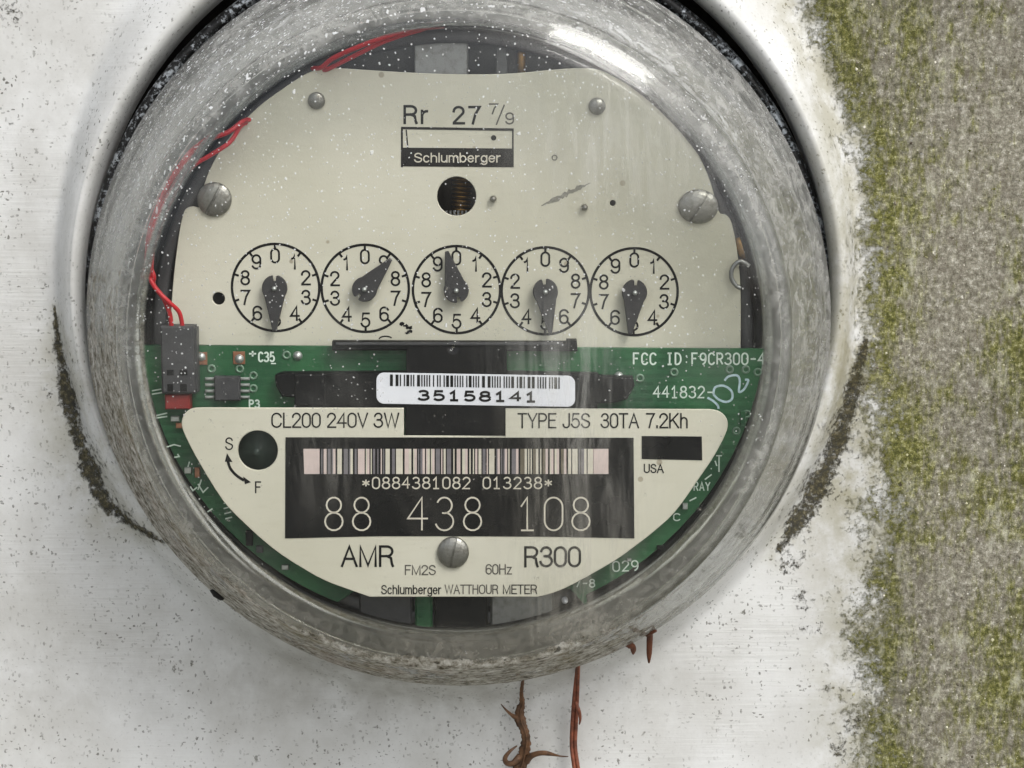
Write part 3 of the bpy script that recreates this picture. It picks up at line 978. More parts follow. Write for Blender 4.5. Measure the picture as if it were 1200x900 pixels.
# things seen over the top edge of the upper plate
b = MB()
c = P(487 + 30, 64, 26); b.box((c.x, -.0255, c.z), (R(62, 26), .004, R(52, 26)), 0, .0003)
b.build('frame_block', M['tin'], meter)
b = MB()
c = P(588, 62, 26); b.box((c.x, -.0248, c.z), (R(14, 26), .004, R(50, 26)), 0, .0003)
b.build('frame_lug', M['grey'], meter)
b = MB()
pts = [P(611, y, 26.5) for y in (96, 70, 62, 58)]
b.tube(pts, [R(5, 26)] * 3 + [R(2.5, 26)], 10)
b.build('brass_post', M['brass'], meter)
# things seen under the bottom edge of the lower plate
for (x0, y0, x1, y1, dd_, mk, nm) in ((508, 690, 572, 742, 30, 'dark', 'magnet_block'), (574, 690, 650, 744, 29.5, 'tin', 'magnet_bracket'), (420, 690, 484, 738, 29.6, 'dark2', 'coil_clamp'), (486, 690, 507, 740, 30.2, 'pcb', 'board_tab')):
    b = MB()
    c = P((x0 + x1) / 2, (y0 + y1) / 2, dd_)
    b.box((c.x, -dd_ * MM + .004, c.z), (R(x1 - x0, dd_), .008, R(y1 - y0, dd_)), 0, .0005)
    b.build(nm, M[mk], meter)

# ---- upper register plate
DU = 30.0
UP_OUT = [(199, 412), (200, 370), (204, 318), (210, 272), (215, 250), (219, 244), (226, 242), (233, 243), (236, 236), (238, 220), (250, 190), (272, 157), (302, 126), (330, 105),
          (356, 88), (372, 82), (395, 80), (430, 82), (480, 85), (540, 87), (600, 86), (655, 81), (684, 80), (702, 82), (722, 91), (750, 108), (778, 130),
          (802, 156), (820, 184), (832, 212), (840, 240), (844, 250), (851, 252), (857, 260), (862, 282), (866, 312), (868, 345), (868, 414)]


def circ(cx, cy, r, n=28):
    return [(cx + r * math.cos(2 * math.pi * k / n), cy + r * math.sin(2 * math.pi * k / n)) for k in range(n)]


def smooth_open(pts, n=4):
    return [(p.x, p.y) for p in catmull([(x, y, 0) for x, y in pts], n)]


mb = MB()
mb.plate(smooth_open(UP_OUT), [circ(535, 230, 23), circ(256, 350, 7.5, 18), circ(718, 238, 3.6, 12)], DU, 1.1)
upper = mb.build('register_plate', M['plate'], meter)

def letter(parent, d, txt, box, w, mat, gap=.17, k=0.0):
    m = MB()
    sans_text(m, txt, box, d, w, 0, gap, None, k)
    return m.build('lettering', mat, parent)


e = DU + .06
letter(upper, e, 'Rr', (472, 123, 502.5, 145.5), 3.1, M['ink'], .24)
letter(upper, e, '27', (530, 124, 563.5, 146), 3.0, M['ink'], .30)
letter(upper, e, '7', (573, 121, 584, 134), 1.8, M['greyink'])
letter(upper, e, '/', (581, 123, 592, 146), 1.7, M['greyink'])
letter(upper, e, '9', (592, 131.5, 602.5, 146), 1.9, M['greyink'])
pl = lambda x, y: P(x, y, e)
ts = MB()
ts.ribbon([(470, 150), (602, 152)][::-1], 3, pl)
ts.ribbon([(471, 150), (471, 196)][::-1], 2.4, pl)
ts.ribbon([(476, 152), (478, 174)][::-1], 1.5, pl)
ts.ribbon([(601, 152), (601, 196)][::-1], 2, pl)
ts.build('printed_frame', M['ink'], upper)
ts = MB()
ts.poly([(472, 173), (600, 174), (600, 196), (472, 195)], e + .02)
ts.build('printed_bar', M['inkpanel'], upper)
letter(upper, e + .05, 'Schlumberger', (485, 179, 587, 190.5), 1.5, M['cream'], .13)
ts = MB()
ts.poly(circ(578.5, 161.5, 3.2, 12), e)
ts.build('ink_dot', M['ink'], upper)
ts = MB()
rs = random.Random(21)
ol = []
for q in range(26):
    u_ = q / 25
    ol.append((634 + 58 * u_, 241 - 27 * u_ - 5.5 * math.sin(u_ * math.pi) * rs.uniform(.2, 1)))
for q in range(25, -1, -1):
    u_ = q / 25
    ol.append((634 + 58 * u_, 241.6 - 27 * u_ + 4.5 * math.sin(u_ * math.pi) * rs.uniform(.1, 1)))
ts.poly(ol, e)
ts.build('scuff_mark', M['smear'], upper)
for q in range(6):
    ts = MB()
    x, y = 476 + rs.uniform(-7, 6), 384 + rs.uniform(-6, 6)
    ts.poly([(x + rs.uniform(1, 4.5) * math.cos(v_), y + rs.uniform(.8, 3) * math.sin(v_)) for v_ in np.linspace(0, 5.4, 9)], e + .003 * q)
    ts.build('ink_blot', M['ink'], upper)
ts = MB()
ts.ribbon(arc(452, 398, 8, 4, 190, 330, 8), 1.6, pl)
ts.build('ink_stroke', M['ink'], upper)


def screw_mb(r, h, slot_w, rot, depth):
    """slotted dome head, axis out of the wall, local origin at its seat"""
    xs = [-1, -.94, -.8, -.6, -.35, -slot_w, -slot_w, slot_w, slot_w, .35, .6, .8, .94, 1]
    insl = [0] * 6 + [1, 1] + [0] * 6
    ts_ = np.linspace(-1, 1, 13)
    m = MB()
    Vv, Ff = [], []
    ca, sa = math.cos(rot), math.sin(rot)
    for x, sl in zip(xs, insl):
        hw = math.sqrt(max(0, 1 - x * x))
        for t in ts_:
            z = hw * math.sin(t * math.pi / 2)
            q = min(1, x * x + z * z)
            hh = h * (.28 + .72 * math.sqrt(max(0, 1 - q * .985))) - (depth if sl else 0)
            hh = max(hh, 0.05 * h)
            X, Z = x * r, z * r
            Vv.append((X * ca - Z * sa, -hh, X * sa + Z * ca))
    n = len(ts_)
    for i in range(len(xs) - 1):
        for k in range(n - 1):
            Ff.append((i * n + k, (i + 1) * n + k, (i + 1) * n + k + 1, i * n + k + 1))
    m.add(Vv, Ff, 0, False)
    m.lathe([(h * .33, r * .998), (0.0, r)], (0, 0, 0), 28)
    return m


big = screw_mb(R(20, DU), .0017, .085, rad(-28), .0009).build('plate_screw', M['screw'], upper)
big.location = P(251.5, 233.5, DU)
b2 = dup(big, upper, P(818, 242, DU)); b2.scale = (1.17, 1.1, 1.0)
sm = screw_mb(R(10, DU), .0015, .05, rad(55), .0002).build('plate_rivet', M['screw'], upper)
sm.location = P(371, 118, DU)
dup(sm, upper, P(699.5, 124.5, DU), .8)
pin = MB(); pin.lathe([(0, .0008), (.0012, .0007), (.0016, .0004), (.0017, 0)], (0, 0, 0), 14)
pn = pin.build('locating_pin', M['screw'], upper); pn.location = P(578, 233, DU)
dup(pn, upper, P(685, 243, DU))
rg = MB(); rg.lathe([(.0, R(3.6, DU)), (.0003, R(3.0, DU)), (.0, R(2.0, DU))], (0, 0, 0), 16)
r_ = rg.build('punch_mark', M['smear'], upper); r_.location = P(650, 184.5, DU + .02)
# spring and gear seen in the round hole
spg = MB()
pts = []
for k in range(150):
    a = k / 16 * 2 * math.pi
    cc = P(541, 206 + 48 * k / 150, DU - 8)
    pts.append(cc + Vector((math.cos(a) * R(10.5, DU), math.sin(a) * R(6, DU), 0)))
spg.tube(pts, R(1.5, DU), 6)
spg.build('coil_spring', M['brass'], meter)
ge = MB()
c = P(537, 254, DU - 5)
for k in range(9):
    ge.box((c.x + (k - 4) * R(4.6, DU), c.y + .001, c.z + R(4, DU)), (R(2.2, DU), .0016, R(6, DU)))
ge.box((c.x, c.y + .0014, c.z - R(3, DU)), (R(46, DU), .0022, R(10, DU)))
ge.build('gear_wheel', M['tin'], meter)
# wire clip and bright tag at the right edge
cl = MB()
cl.tube([P(x, y, DU + 1.2) for x, y in smooth_open([(878, 312), (868, 306), (859, 313), (857, 325), (862, 334), (868, 338)], 5)], R(2.6, DU), 8)
cl.build('wire_clip', M['tin'], meter)
cl = MB()
cl.tube([P(x, y, DU - .6) for x, y in ((866, 278), (868, 286), (871, 296), (872, 303))], [R(4, DU), R(6, DU), R(6, DU), R(3, DU)], 10, flat=.5)
cl.build('brass_tag', M['brass'], meter)
b = MB()
for (x0, y0, x1, y1) in ((822, 186, 838, 200), (838, 212, 856, 226)):
    b.tube([P(x0, y0, 27.5), P(x1, y1, 27.5)], R(2.5, DU), 8)
b.build('frame_spring', M['tin'], meter)

# ---- five dials
DC = [(323, 337), (428, 338), (535, 339.5), (639, 341), (743, 342)]
PXU = R(1, DU)


def dial_mesh(cw):
    m = MB()
    loc = lambda x, y: (x * PXU, 0.0, y * PXU)
    ringpts = [(51 * math.cos(a), 51 * math.sin(a)) for a in np.linspace(0, 2 * math.pi, 64, endpoint=False)]
    m.ribbon(ringpts, 3.0, loc, 0, True)
    for k in range(10):
        a = math.pi / 2 - (k * math.pi / 5 if cw else -k * math.pi / 5)
        m.ribbon([(45 * math.cos(a), 45 * math.sin(a)), (50 * math.cos(a), 50 * math.sin(a))], 2.6, loc)
        cx, cy = 37.2 * math.cos(a), 37.2 * math.sin(a)
        wd = 11.5 if k != 1 else 7.0
        sans_text(m, str(k), (cx - wd / 2, -cy - 9.0, cx + wd / 2, -cy + 9.0), 0, 2.3,
                  place=lambda a_, b_, lift: (a_ * PXU, -lift, -b_ * PXU))
    return m.mesh('dial', M['ink'])


dm = {True: dial_mesh(True), False: dial_mesh(False)}


def pointer_mesh(L=47, wtip=4.0, rh=14.6):
    """teardrop hand pointing up (+z), a notch in its tail"""
    out = []
    a0 = 200
    out += [(wtip / 2, L), (rh * .80, rh * .62)]
    out += arc(0, 0, rh, rh, 32, -75, 12)
    out += [(2.2, -rh * .93), (1.6, -rh * .55), (-1.6, -rh * .55), (-2.2, -rh * .93)]
    out += arc(0, 0, rh, rh, -105, -212, 12)
    out += [(-rh * .80, rh * .62), (-wtip / 2, L)]
    pts = [Vector((x * PXU, 0, y * PXU)) for x, y in out]
    m = MB()
    n = len(pts)
    top = [p + Vector((0, -.0011, 0)) for p in pts]
    ins = [Vector((p.x * .94, -.0013, p.z * .97)) for p in pts]
    tris = tessellate_polygon([[Vector((p.x, p.z, 0)) for p in ins]])
    F = []
    for t in tris:
        a, b, c = [ins[i] for i in t]
        upq = (b.x - a.x) * (c.z - a.z) - (c.x - a.x) * (b.z - a.z)
        F.append(tuple(t) if upq > 0 else (t[0], t[2], t[1]))
    m.add(ins, F)
    F = []
    for k in range(n):
        j = (k + 1) % n
        F.append((k, j, n + j, n + k)); F.append((n + k, n + j, 2 * n + j, 2 * n + k))
    m.add(ins + top + pts, F)
    return m.mesh('pointer', M['pointer'])


pme = pointer_mesh()
pinm = MB(); pinm.lathe([(0, .0006), (.0015, .00055), (.0018, .0003), (.00185, 0)], (0, 0, 0), 14)
pinme = pinm.mesh('pointer_pin', M['solder'])
TIPS = [(322, 387), (459, 303), (524, 294), (645, 390), (738, 391)]
for k, ((dx, dy), (tx, ty)) in enumerate(zip(DC, TIPS)):
    d = bpy.data.objects.new('dial', dm[k % 2 == 0])
    COL.objects.link(d)
    d.parent = meter
    d.location = P(dx, dy, DU + .06)
    p = bpy.data.objects.new('pointer', pme)
    COL.objects.link(p)
    p.parent = d
    p.location = (0, -.0012, 0)
    a = math.atan2(tx - dx, -(ty - dy))       # from up, clockwise as seen
    p.rotation_euler = (0, a, 0)
    p.scale = (1, 1, math.hypot(tx - dx, ty - dy) / 47)
    q = bpy.data.objects.new('pointer_pin', pinme)
    COL.objects.link(q)
    q.parent = d
    q.location = (0, -.0016, 0)

# ---- circuit board: lower part of a disc, in front of the upper plate
DB = 32.5
bd = [(165, 404.5), (897, 409)]
cxb, cyb, rbx = 531, 370, 367
th0 = math.asin((409 - cyb) / rbx)
for k in range(41):
    a = th0 + (math.pi - 2 * th0) * k / 40
    bd.append((cxb + rbx * math.cos(a), cyb + rbx * math.sin(a) * .985))
bd = bd[:2] + [p for p in bd[3:-1] if p[1] < 706 or abs(p[0] - 540) > 165]
k0 = min(i for i, p in enumerate(bd) if i > 1 and p[0] < 540)
bd[k0:k0] = [(688, 712), (668, 690), (420, 690), (396, 706)]
mb = MB()
mb.plate(bd, [], DB, 1.6)
board = mb.build('circuit_board', M['pcb'], meter)
e = DB + .06


def silk(txt, box, w, rot=0.0):
    m = MB()
    stroke_text(m, txt, box, e, w, 0, .82, rot)
    return m.build('lettering', M['silk'], board)


for a_ in (('+', (291, 408, 301, 421), 2), ('C35', (303, 413, 321.5, 423.5), 2), ('_', (317, 420, 324, 426), 1.4), ('P3', (292, 469, 304, 477.5), 1.8), ('FCC ID:F9CR300-4', (742, 414, 896, 427), 1.9),
           ('441832-', (766, 453, 836, 466), 1.7), ('029', (718, 657.5, 748, 669), 1.6, -.05), ('7-8', (674, 679, 697, 688), 1.5), ('C', (789, 602, 797, 610), 1.4), (':T', (830, 534, 846, 553), 1.4), ('RAY', (813, 565, 832, 575), 1.4)):
    silk(*a_)
plb = lambda x, y: P(x, y, e)
sk = MB()
for pts in ([(178, 458), (189, 456)], [(178, 462), (190, 460)], [(183, 487), (196, 484)], [(182, 490), (196, 488)], [(195, 524), (204, 521), (212, 523)], [(204, 536), (210, 535), (208, 532)], [(223, 570), (226, 575), (231, 571)],
            [(232, 567), (238, 577), (244, 571)], [(236, 562), (232, 574)], [(243, 600), (249, 596)], [(222, 541), (220, 548)], [(262, 590), (270, 588)], [(262, 596), (270, 594)], [(263, 602), (271, 600)], [(264, 608), (272, 606)],
            [(826, 562), (834, 556)], [(808, 587), (816, 583)], [(838, 540), (840, 546)]):
    sk.ribbon(pts[::-1], 1.6, plb)
o = sk.build('silkscreen_marks', M['silk'], board)
o['kind'] = 'stuff'
for pts in (smooth_open([(829, 466), (836, 470), (841, 475), (842, 479)]), smooth_open([(836, 462), (838, 454), (848, 452), (857, 458), (858, 467), (851, 471), (842, 468), (836, 462)]), smooth_open([(849, 446), (854, 441), (864, 440), (867, 447), (866, 459), (872, 456), (877, 446), (873, 445)])):
    sk = MB()
    sk.ribbon(pts[::-1], 2.6, plb)
    sk.build('handwritten_digit', M['chalk'], board)


def bbox_part(name, mat, x0, y0, x1, y1, d0, d1, parent, bev=.0002, rot=0.0):
    """a block whose front face fills the survey box; d0 back, d1 front"""
    m = MB()
    a = P((x0 + x1) / 2, (y0 + y1) / 2, d1)
    m.box((0, 0, 0), (R(x1 - x0, d1), (d1 - d0) * MM, R(y1 - y0, d1)), 0, bev, rot)
    o = m.build(name, mat, parent)
    o.location = (a.x, -(d0 + d1) / 2 * MM, a.z)
    return o


bbox_part('chip', M['dark2'], 251, 441, 281, 470, DB, DB + 1.8, board, .0003)
leg0 = None
for k in range(4):
    for (lx0, lx1) in ((240, 251), (281, 293)):
        y = 444 + k * 7.2
        if leg0 is None:
            leg0 = bbox_part('chip_leg', M['solder'], lx0, y - 1.6, lx1, y + 1.6, DB, DB + .6, board, .0002)
        else:
            c_ = P((lx0 + lx1) / 2, y, DB + .6)
            dup(leg0, board, (c_.x, leg0.location.y, c_.z))
pad = bbox_part('solder_pad', M['copper'], 273, 412, 287, 427, DB, DB + .35, board, .0001)
c_ = P(236, 420, DB); dup(pad, board, (c_.x, pad.location.y, c_.z))
bl = MB(); bl.lathe([(0, .0011), (.0005, .0009), (.0009, .0004), (.001, 0)], (0, 0, 0), 14)
bo = bl.build('solder_blob', M['solder'], board); bo.location = P(280.5, 420.5, DB + .3)
for (x, y) in ((236, 418), (349, 417), (725, 441)):
    dup(bo, board, P(x, y, DB + .1))
vi = MB(); vi.lathe([(0, .0010), (.0003, .0009), (.0003, .0006), (0, .0005)], (0, 0, 0), 16)
vo = vi.build('board_via', M['via'], board); vo.location = P(297, 440, DB)
for (x, y) in ((297, 455), (248, 432), (281, 432), (336, 416), (855, 433), (874, 433), (790, 436), (750, 443), (863, 505), (875, 485), (888, 436)):
    dup(vo, board, P(x, y, DB))
# two-pin plug standing on its red header
plug = bbox_part('wire_plug', M['dark2'], 188.5, 382, 227.5, 462, DB, DB + 5, board, .0004)
bbox_part('plug_rib', M['dark2'], 226, 384, 231, 460, DB, DB + 3.5, board, .0002)
for (x0, x1) in ((196, 203), (211, 219)):
    bbox_part('plug_window', M['dark'], x0, 450, x1, 459, DB + 4, DB + 5.05, board, .00003)
    bbox_part('plug_latch', M['dark'], x0 - .5, 433.5, x1 + .5, 440, DB + 4, DB + 5.12, board, .0001)
bbox_part('plug_header', M['redbase'], 193, 462.5, 222.5, 480, DB, DB + 3.4, board, .0003)
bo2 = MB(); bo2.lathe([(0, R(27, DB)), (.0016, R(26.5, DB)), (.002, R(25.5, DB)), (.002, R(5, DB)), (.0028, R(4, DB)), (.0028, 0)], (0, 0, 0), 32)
bz = bo2.build('adjust_boss', M['boss'], board); bz.location = P(302, 528, DB)  # dark disc standing in for the shade down the name plate hole
# scattered small parts half hidden by the lower plate
random.seed(5)
for (x0, y0, x1, y1, mk) in ((200, 488, 210, 494, 'solder'), (206, 496, 214, 502, 'copper'), (216, 548, 224, 555, 'solder'), (868, 482, 874, 500, 'pcb'), (800, 590, 806, 597, 'solder'), (770, 640, 778, 644, 'dark'), (735, 655, 740, 658, 'solder'), (228, 548, 234, 560, 'copper'), (300, 640, 308, 648, 'dark2'), (330, 662, 338, 668, 'solder'), (288, 622, 296, 640, 'dark')):
    bbox_part('board_component', M[mk], x0, y0, x1, y1, DB, DB + 1.0, board, .0001)
# small bright clear-plastic lens low on the board
bl = MB(); bl.lathe([(0, .0008), (.001, .0007), (.0016, .0003), (.0017, 0)], (0, 0, 0), 14)
o = bl.build('board_lamp', M['label'], board); o.location = P(662, 703, DB - 3)

# ---- black cross-shaped bracket that carries the paper label
DK = 36.0
br = MB()
br.plate([(389, 400), (664, 401), (664, 398.5), (676, 398.5), (677, 412), (594, 411.5), (594, 436), (700, 438), (703, 441), (742, 442), (744, 452), (735, 468), (722, 472), (700, 473), (700, 479),
          (593, 479), (593, 516), (475, 516), (475, 479), (345, 479), (345, 466), (330, 465), (323, 452), (322, 440), (330, 437), (476, 436), (476, 411), (389, 411)], [], DK, 3.2, chamfer=.35)
bracket = br.build('label_bracket', M['dark'], meter)
bbox_part('bracket_lip', M['dark2'], 393, 401.5, 660, 405, DK - 1, DK + .5, bracket, .0002)
bbox_part('bracket_rib', M['dark'], 345, 439, 381, 476, DK - 1, DK + .25, bracket, .0002)
lb = MB()


def rrect(x0, y0, x1, y1, r, n=6):
    out = []
    for (cx, cy, a) in ((x1 - r, y1 - r, 0), (x0 + r, y1 - r, 90), (x0 + r, y0 + r, 180), (x1 - r, y0 + r, 270)):
        out += arc(cx, cy, r, r, a, a + 90, n)
    return out


def skew(pts, k, cx):
    return [(x, y + (x - cx) * k) for x, y in pts]


lb.plate(skew(rrect(441, 438.5, 674, 475, 9), .017, 557), [], DK + .35, .25, chamfer=.05)
label = lb.build('barcode_label', M['label'], meter)
bp = MB()
random.seed(11)
e = DK + .42
x = 457.0
while x < 655:
    wbar = random.choice((1.5, 1.5, 1.5, 3.4))
    q = skew([(x, 440.5), (x + wbar, 440.5), (x + wbar, 454), (x, 454)], .017, 557)
    bp.poly(q, e)
    x += wbar + random.choice((1.5, 1.5, 1.5, 3.2))
for i, ch in enumerate('35158141'):
    x0 = 489 + i * 18.0
    dy = (x0 - 557) * .017
    lm = MB()
    stroke_text(lm, ch, (x0 + 1.4, 459.3 + dy, x0 + 13.6, 469.6 + dy), e, 2.8)
    lm.build('label_digit', M['ink'], label)
bp_ = bp.build('label_barcode', M['ink'], label)
bp_['kind'] = 'stuff'

# ---- lower name plate
DL = 38.5
LOW = [(433, 699.5), (406, 690), (380, 680), (353, 665), (320, 643), (283, 610), (260, 585), (234, 543), (221, 519), (214, 503), (213, 493), (217, 484), (225, 479), (236, 478)]
LOWR = [(832, 480), (842, 482), (850, 488), (853, 497), (850, 509), (837, 534), (819, 561), (791, 600), (765, 624), (743, 641), (719, 658), (673, 684), (648, 695), (630, 699.5)]
out = smooth_open(LOW, 3) + [(473, 478.5), (473, 511), (592.5, 511.5), (592.5, 479)] + smooth_open(LOWR, 3)
mb = MB()
mb.plate(out, [circ(302, 528, 23.5, 32)], DL, 1.0)
nplate = mb.build('name_plate', M['plate'], meter)
# black printed panels as thin film
pn_ = MB()
pn_.plate([(334.5, 512.5), (742.5, 513), (743.5, 631), (640, 629), (535, 628.5), (440, 628.5), (334, 631)], [], DL + .12, .1, chamfer=.02)
panel = pn_.build('number_panel', M['inkpanel'], nplate)
pn_ = MB()
pn_.plate([(752, 511), (822.5, 511.5), (823, 539.5), (752, 538)], [], DL + .1, .08, chamfer=.02)
pn_.build('blank_panel', M['inkpanel'], nplate)
e = DL + .07
for txt, bx, wgt, mt in (('CL200', (317.5, 483.5, 376, 501.5), 1.9, 'ink'), ('240V', (383, 483.5, 431.5, 501.5), 1.9, 'ink'), ('3W', (438, 483.5, 468, 501.5), 1.9, 'ink'),
                         ('TYPE', (606.5, 484, 652, 502), 1.8, 'ink'), ('J5S', (659, 484, 692, 502), 1.9, 'ink'), ('30TA', (704, 484, 749, 502), 1.9, 'ink'), ('7.2Kh', (757, 484, 806.5, 502), 1.9, 'ink'),
                         ('S', (263.5, 512.5, 273.5, 527.5), 1.6, 'ink'), ('F', (298.5, 564, 306, 578), 1.6, 'ink'), ('AMR', (399.5, 639, 462, 664.5), 2.9, 'ink'), ('R300', (613.5, 640, 681, 665), 2.9, 'ink'),
                         ('Schlumberger', (446.5, 685.5, 517.5, 696.5), 1.35, 'ink'), ('WATTHOUR', (521, 685, 584, 696.3), 1.3, 'greyink'), ('METER', (589, 685, 629.5, 696.3), 1.3, 'ink'), ('USA', (754, 543.5, 778, 554.5), 1.5, 'ink'),
                         ('FM2S', (474, 662, 511, 674), 1.4, 'greyink'), ('60Hz', (569, 661, 600, 673.3), 1.4, 'greyink')):
    letter(nplate, e, txt, bx, wgt, M[mt], .15)
pl = lambda x, y: P(x, y, e)
pr = MB()
arcp = smooth_open([(267, 540), (270, 549), (277, 557), (286, 563)], 5)
pr.ribbon(arcp[::-1], 3.2, pl)
pr.poly([(266, 531), (272.5, 541.5), (263.5, 541)], e + .003)
pr.poly([(294, 565), (285, 558.5), (287, 567.5)], e + .003)
pr.build('adjust_arrow', M['ink'], nplate)
nb = MB()
e = DL + .2
pl = lambda x, y: P(x, y, e)
nb.poly([(355.5, 526), (374.5, 526), (374.5, 555.5), (356.5, 555.5)], e, 1)
nb.poly([(695.5, 526), (713, 526), (713, 555.5), (695.5, 555.5)], e, 1)
random.seed(3)
x = 376.5
k = 0
while x < 693:
    wbar = random.choice((1.4, 1.4, 1.4, 2.4, 3.4, 5))
    mi = random.choice((2, 3, 0, 1)) if wbar > 3 else random.choice((0, 0, 1, 0, 2))
    if x + wbar > 694:
        break
    nb.poly([(x, 526), (x + wbar, 526), (x + wbar, 555.5), (x, 555.5)], e, mi)
    if random.random() < .45:
        x += wbar + .05
        ww = 2.8
        nb.poly([(x, 526), (x + ww, 526), (x + ww, 555.5), (x, 555.5)], e, random.choice((0, 1)))
        x += ww + random.choice((1.4, 2.2))
    else:
        x += wbar + random.choice((1.4, 1.4, 2.6))
bo_ = nb.build('barcode_printing', [M['cream'], M['pink'], M['foil1'], M['foil2'], M['foil1']], nplate)
bo_['kind'] = 'stuff'
def mono(parent, d, txt, box, w, mat, rot=0.0, cell=.82):
    m = MB()
    stroke_text(m, txt, box, d, w, 0, cell, rot)
    return m.build('lettering', mat, parent)


mono(nplate, e, '*0884381082', (424.5, 559.5, 551, 572.5), 1.6, M['cream'])
mono(nplate, e, '013238*', (566, 559.5, 647, 572.5), 1.6, M['cream'])
for ch, x0, x1 in (('8', 380.5, 402), ('8', 413, 434.5), ('4', 478, 501.5), ('3', 511, 532), ('8', 543, 564.5), ('1', 609, 628), ('0', 637.5, 660), ('8', 670, 691.5)):
    m = MB()
    stroke_text(m, ch, (x0, 583, x1, 621.5), e, 1.9)
    m.build('serial_digit', M['cream'], nplate)
ns = screw_mb(R(19, DL), .0017, .075, rad(-12), .0009).build('plate_screw', M['screw'], nplate)
ns.location = P(531, 647, DL)

# ---- two red lead wires from the plug round the rim; the top run stands in for reflected red
for k, (path, rr_) in enumerate(((
        [(201, 384, 36), (199, 368, 37), (192, 350, 37.5), (180, 334, 37), (170, 322, 36), (165, 305, 35.5), (168, 280, 35), (176, 250, 34.5), (192, 212, 34), (215, 180, 34), (236, 158, 34), (260, 148, 33), (285, 142, 32), (300, 138, 28), (330, 118, 26), (358, 84, 27), (372, 70, 30), (388, 58, 32), (430, 40, 33), (480, 25, 33), (520, 20, 31)], 2.9),
        ([(214, 384, 36), (210, 366, 37), (198, 354, 38.5), (184, 340, 38.5), (176, 326, 37.5), (167, 312, 37), (169, 286, 36.5), (174, 262, 36), (190, 228, 35), (214, 192, 35.5), (238, 176, 35), (262, 160, 34), (284, 146, 31), (302, 142, 27), (334, 122, 25), (362, 88, 26), (380, 72, 29), (408, 58, 31), (450, 38, 32), (500, 22, 31)], 2.7))):
    m = MB()
    path = [(531 + (x - 531) * .972, 392 + (y - 392) * .972, d + 1.5) if y < 325 and not 284 <= x <= 362 else (x, y, d) for x, y, d in path]
    m.tube(catmull([P(x, y, d) for x, y, d in path], 6), R(rr_ * .98, 36), 8)
    m.build('lead_wire', M['wire'], meter)

# ------------------------------------------------------------------ dead plant bits caught under the meter
def plant_thing(name, label, cat, mb, mat, origin, group=None):
    o = mb.build(name, mat, None, origin)
    tag(o, label, cat, group)
    return o


def pd(lst):
    return catmull([P(x, y, d) for x, y, d in lst], 5)


def taper(n, stops):
    a = np.array(stops, float)
    return list(np.interp(np.linspace(0, 1, n), a[:, 0], a[:, 1]) * R(1, 3))


m = MB()
rs = random.Random(9)
lp = [(613, 788, 9), (613, 800, 6), (612, 812, 4), (611, 824, 3.6), (609, 833, 3.5), (611, 845, 4), (614, 856, 4.5), (616, 868, 4.5), (615, 880, 3.8), (612, 892, 3), (606, 910, 3), (602, 940, 4), (604, 980, 4)]
pts = catmull([P(x + rs.uniform(-1, 1), y, d + rs.uniform(-.3, .3)) for x, y, d in lp], 6)
wd = taper(len(pts), [(0, 1.6), (.15, 2.2), (.25, 3.6), (.33, 6.2), (.42, 6.8), (.5, 5.2), (.6, 5.8), (.75, 8.5), (.9, 7), (1, 5)])
m.tube(pts, [q * rs.uniform(.82, 1.12) for q in wd], 6, flat=.13)
vein = [p + Vector((.0002, -.0006, 0)) for p in pts]
m.tube(vein, [.00022] * len(vein), 5)
pts = pd([(607, 842, 3.5), (600, 838, 4), (593, 832, 5), (587, 825, 6)])
m.tube(pts, taper(len(pts), [(0, 4), (.4, 2), (1, .5)]), 6, flat=.5)
pts = pd([(610, 886, 3), (602, 894, 4), (594, 894, 5.5), (592, 888, 6), (598, 880, 6), (606, 874, 5)])
m.tube(pts, taper(len(pts), [(0, 5), (.4, 3.6), (.7, 2.5), (1, .8)]), 6, flat=.5)
pts = pd([(616, 893, 3), (622, 886, 4), (634, 882.5, 5.5), (645, 883.5, 6), (656, 886, 7), (666, 886.5, 8)])
m.tube(pts, taper(len(pts), [(0, 5), (.3, 3.5), (.55, 3), (.75, 1.2), (1, .6)]), 6, flat=.5)
org = P(613, 798, 5)
plant_thing('dried_leaf', 'curled dry brown leaf with thin side shoots hanging left of the red stem', 'dead leaf', m, M['leaf'], org)

m = MB()
for off, dz in ((0, 0), (4.5, 1)):
    pts = pd([(677 + off * .3, 772, 10), (676 + off * .4, 785, 6 + dz), (673 + off * .8, 815, 4), (670.5 + off, 850, 3.5), (670 + off * .9, 875, 3.5), (673 + off, 900, 4), (677 + off, 930, 4), (680 + off, 980, 4)])
    m.tube(pts, taper(len(pts), [(0, 1.8), (.3, 2.3), (.6, 2.5), (1, 2.2)]), 8)
pts = pd([(674, 822, 5), (678, 832, 6), (680, 842, 5), (679, 849, 4)])
m.tube(pts, taper(len(pts), [(0, 2), (.4, 2.4), (1, .8)]), 6, flat=.5)
plant_thing('dead_stem', 'long straight reddish-brown grass stem hanging under the meter beside the dry leaf', 'dead stem', m, M['stem'], P(677, 790, 5))

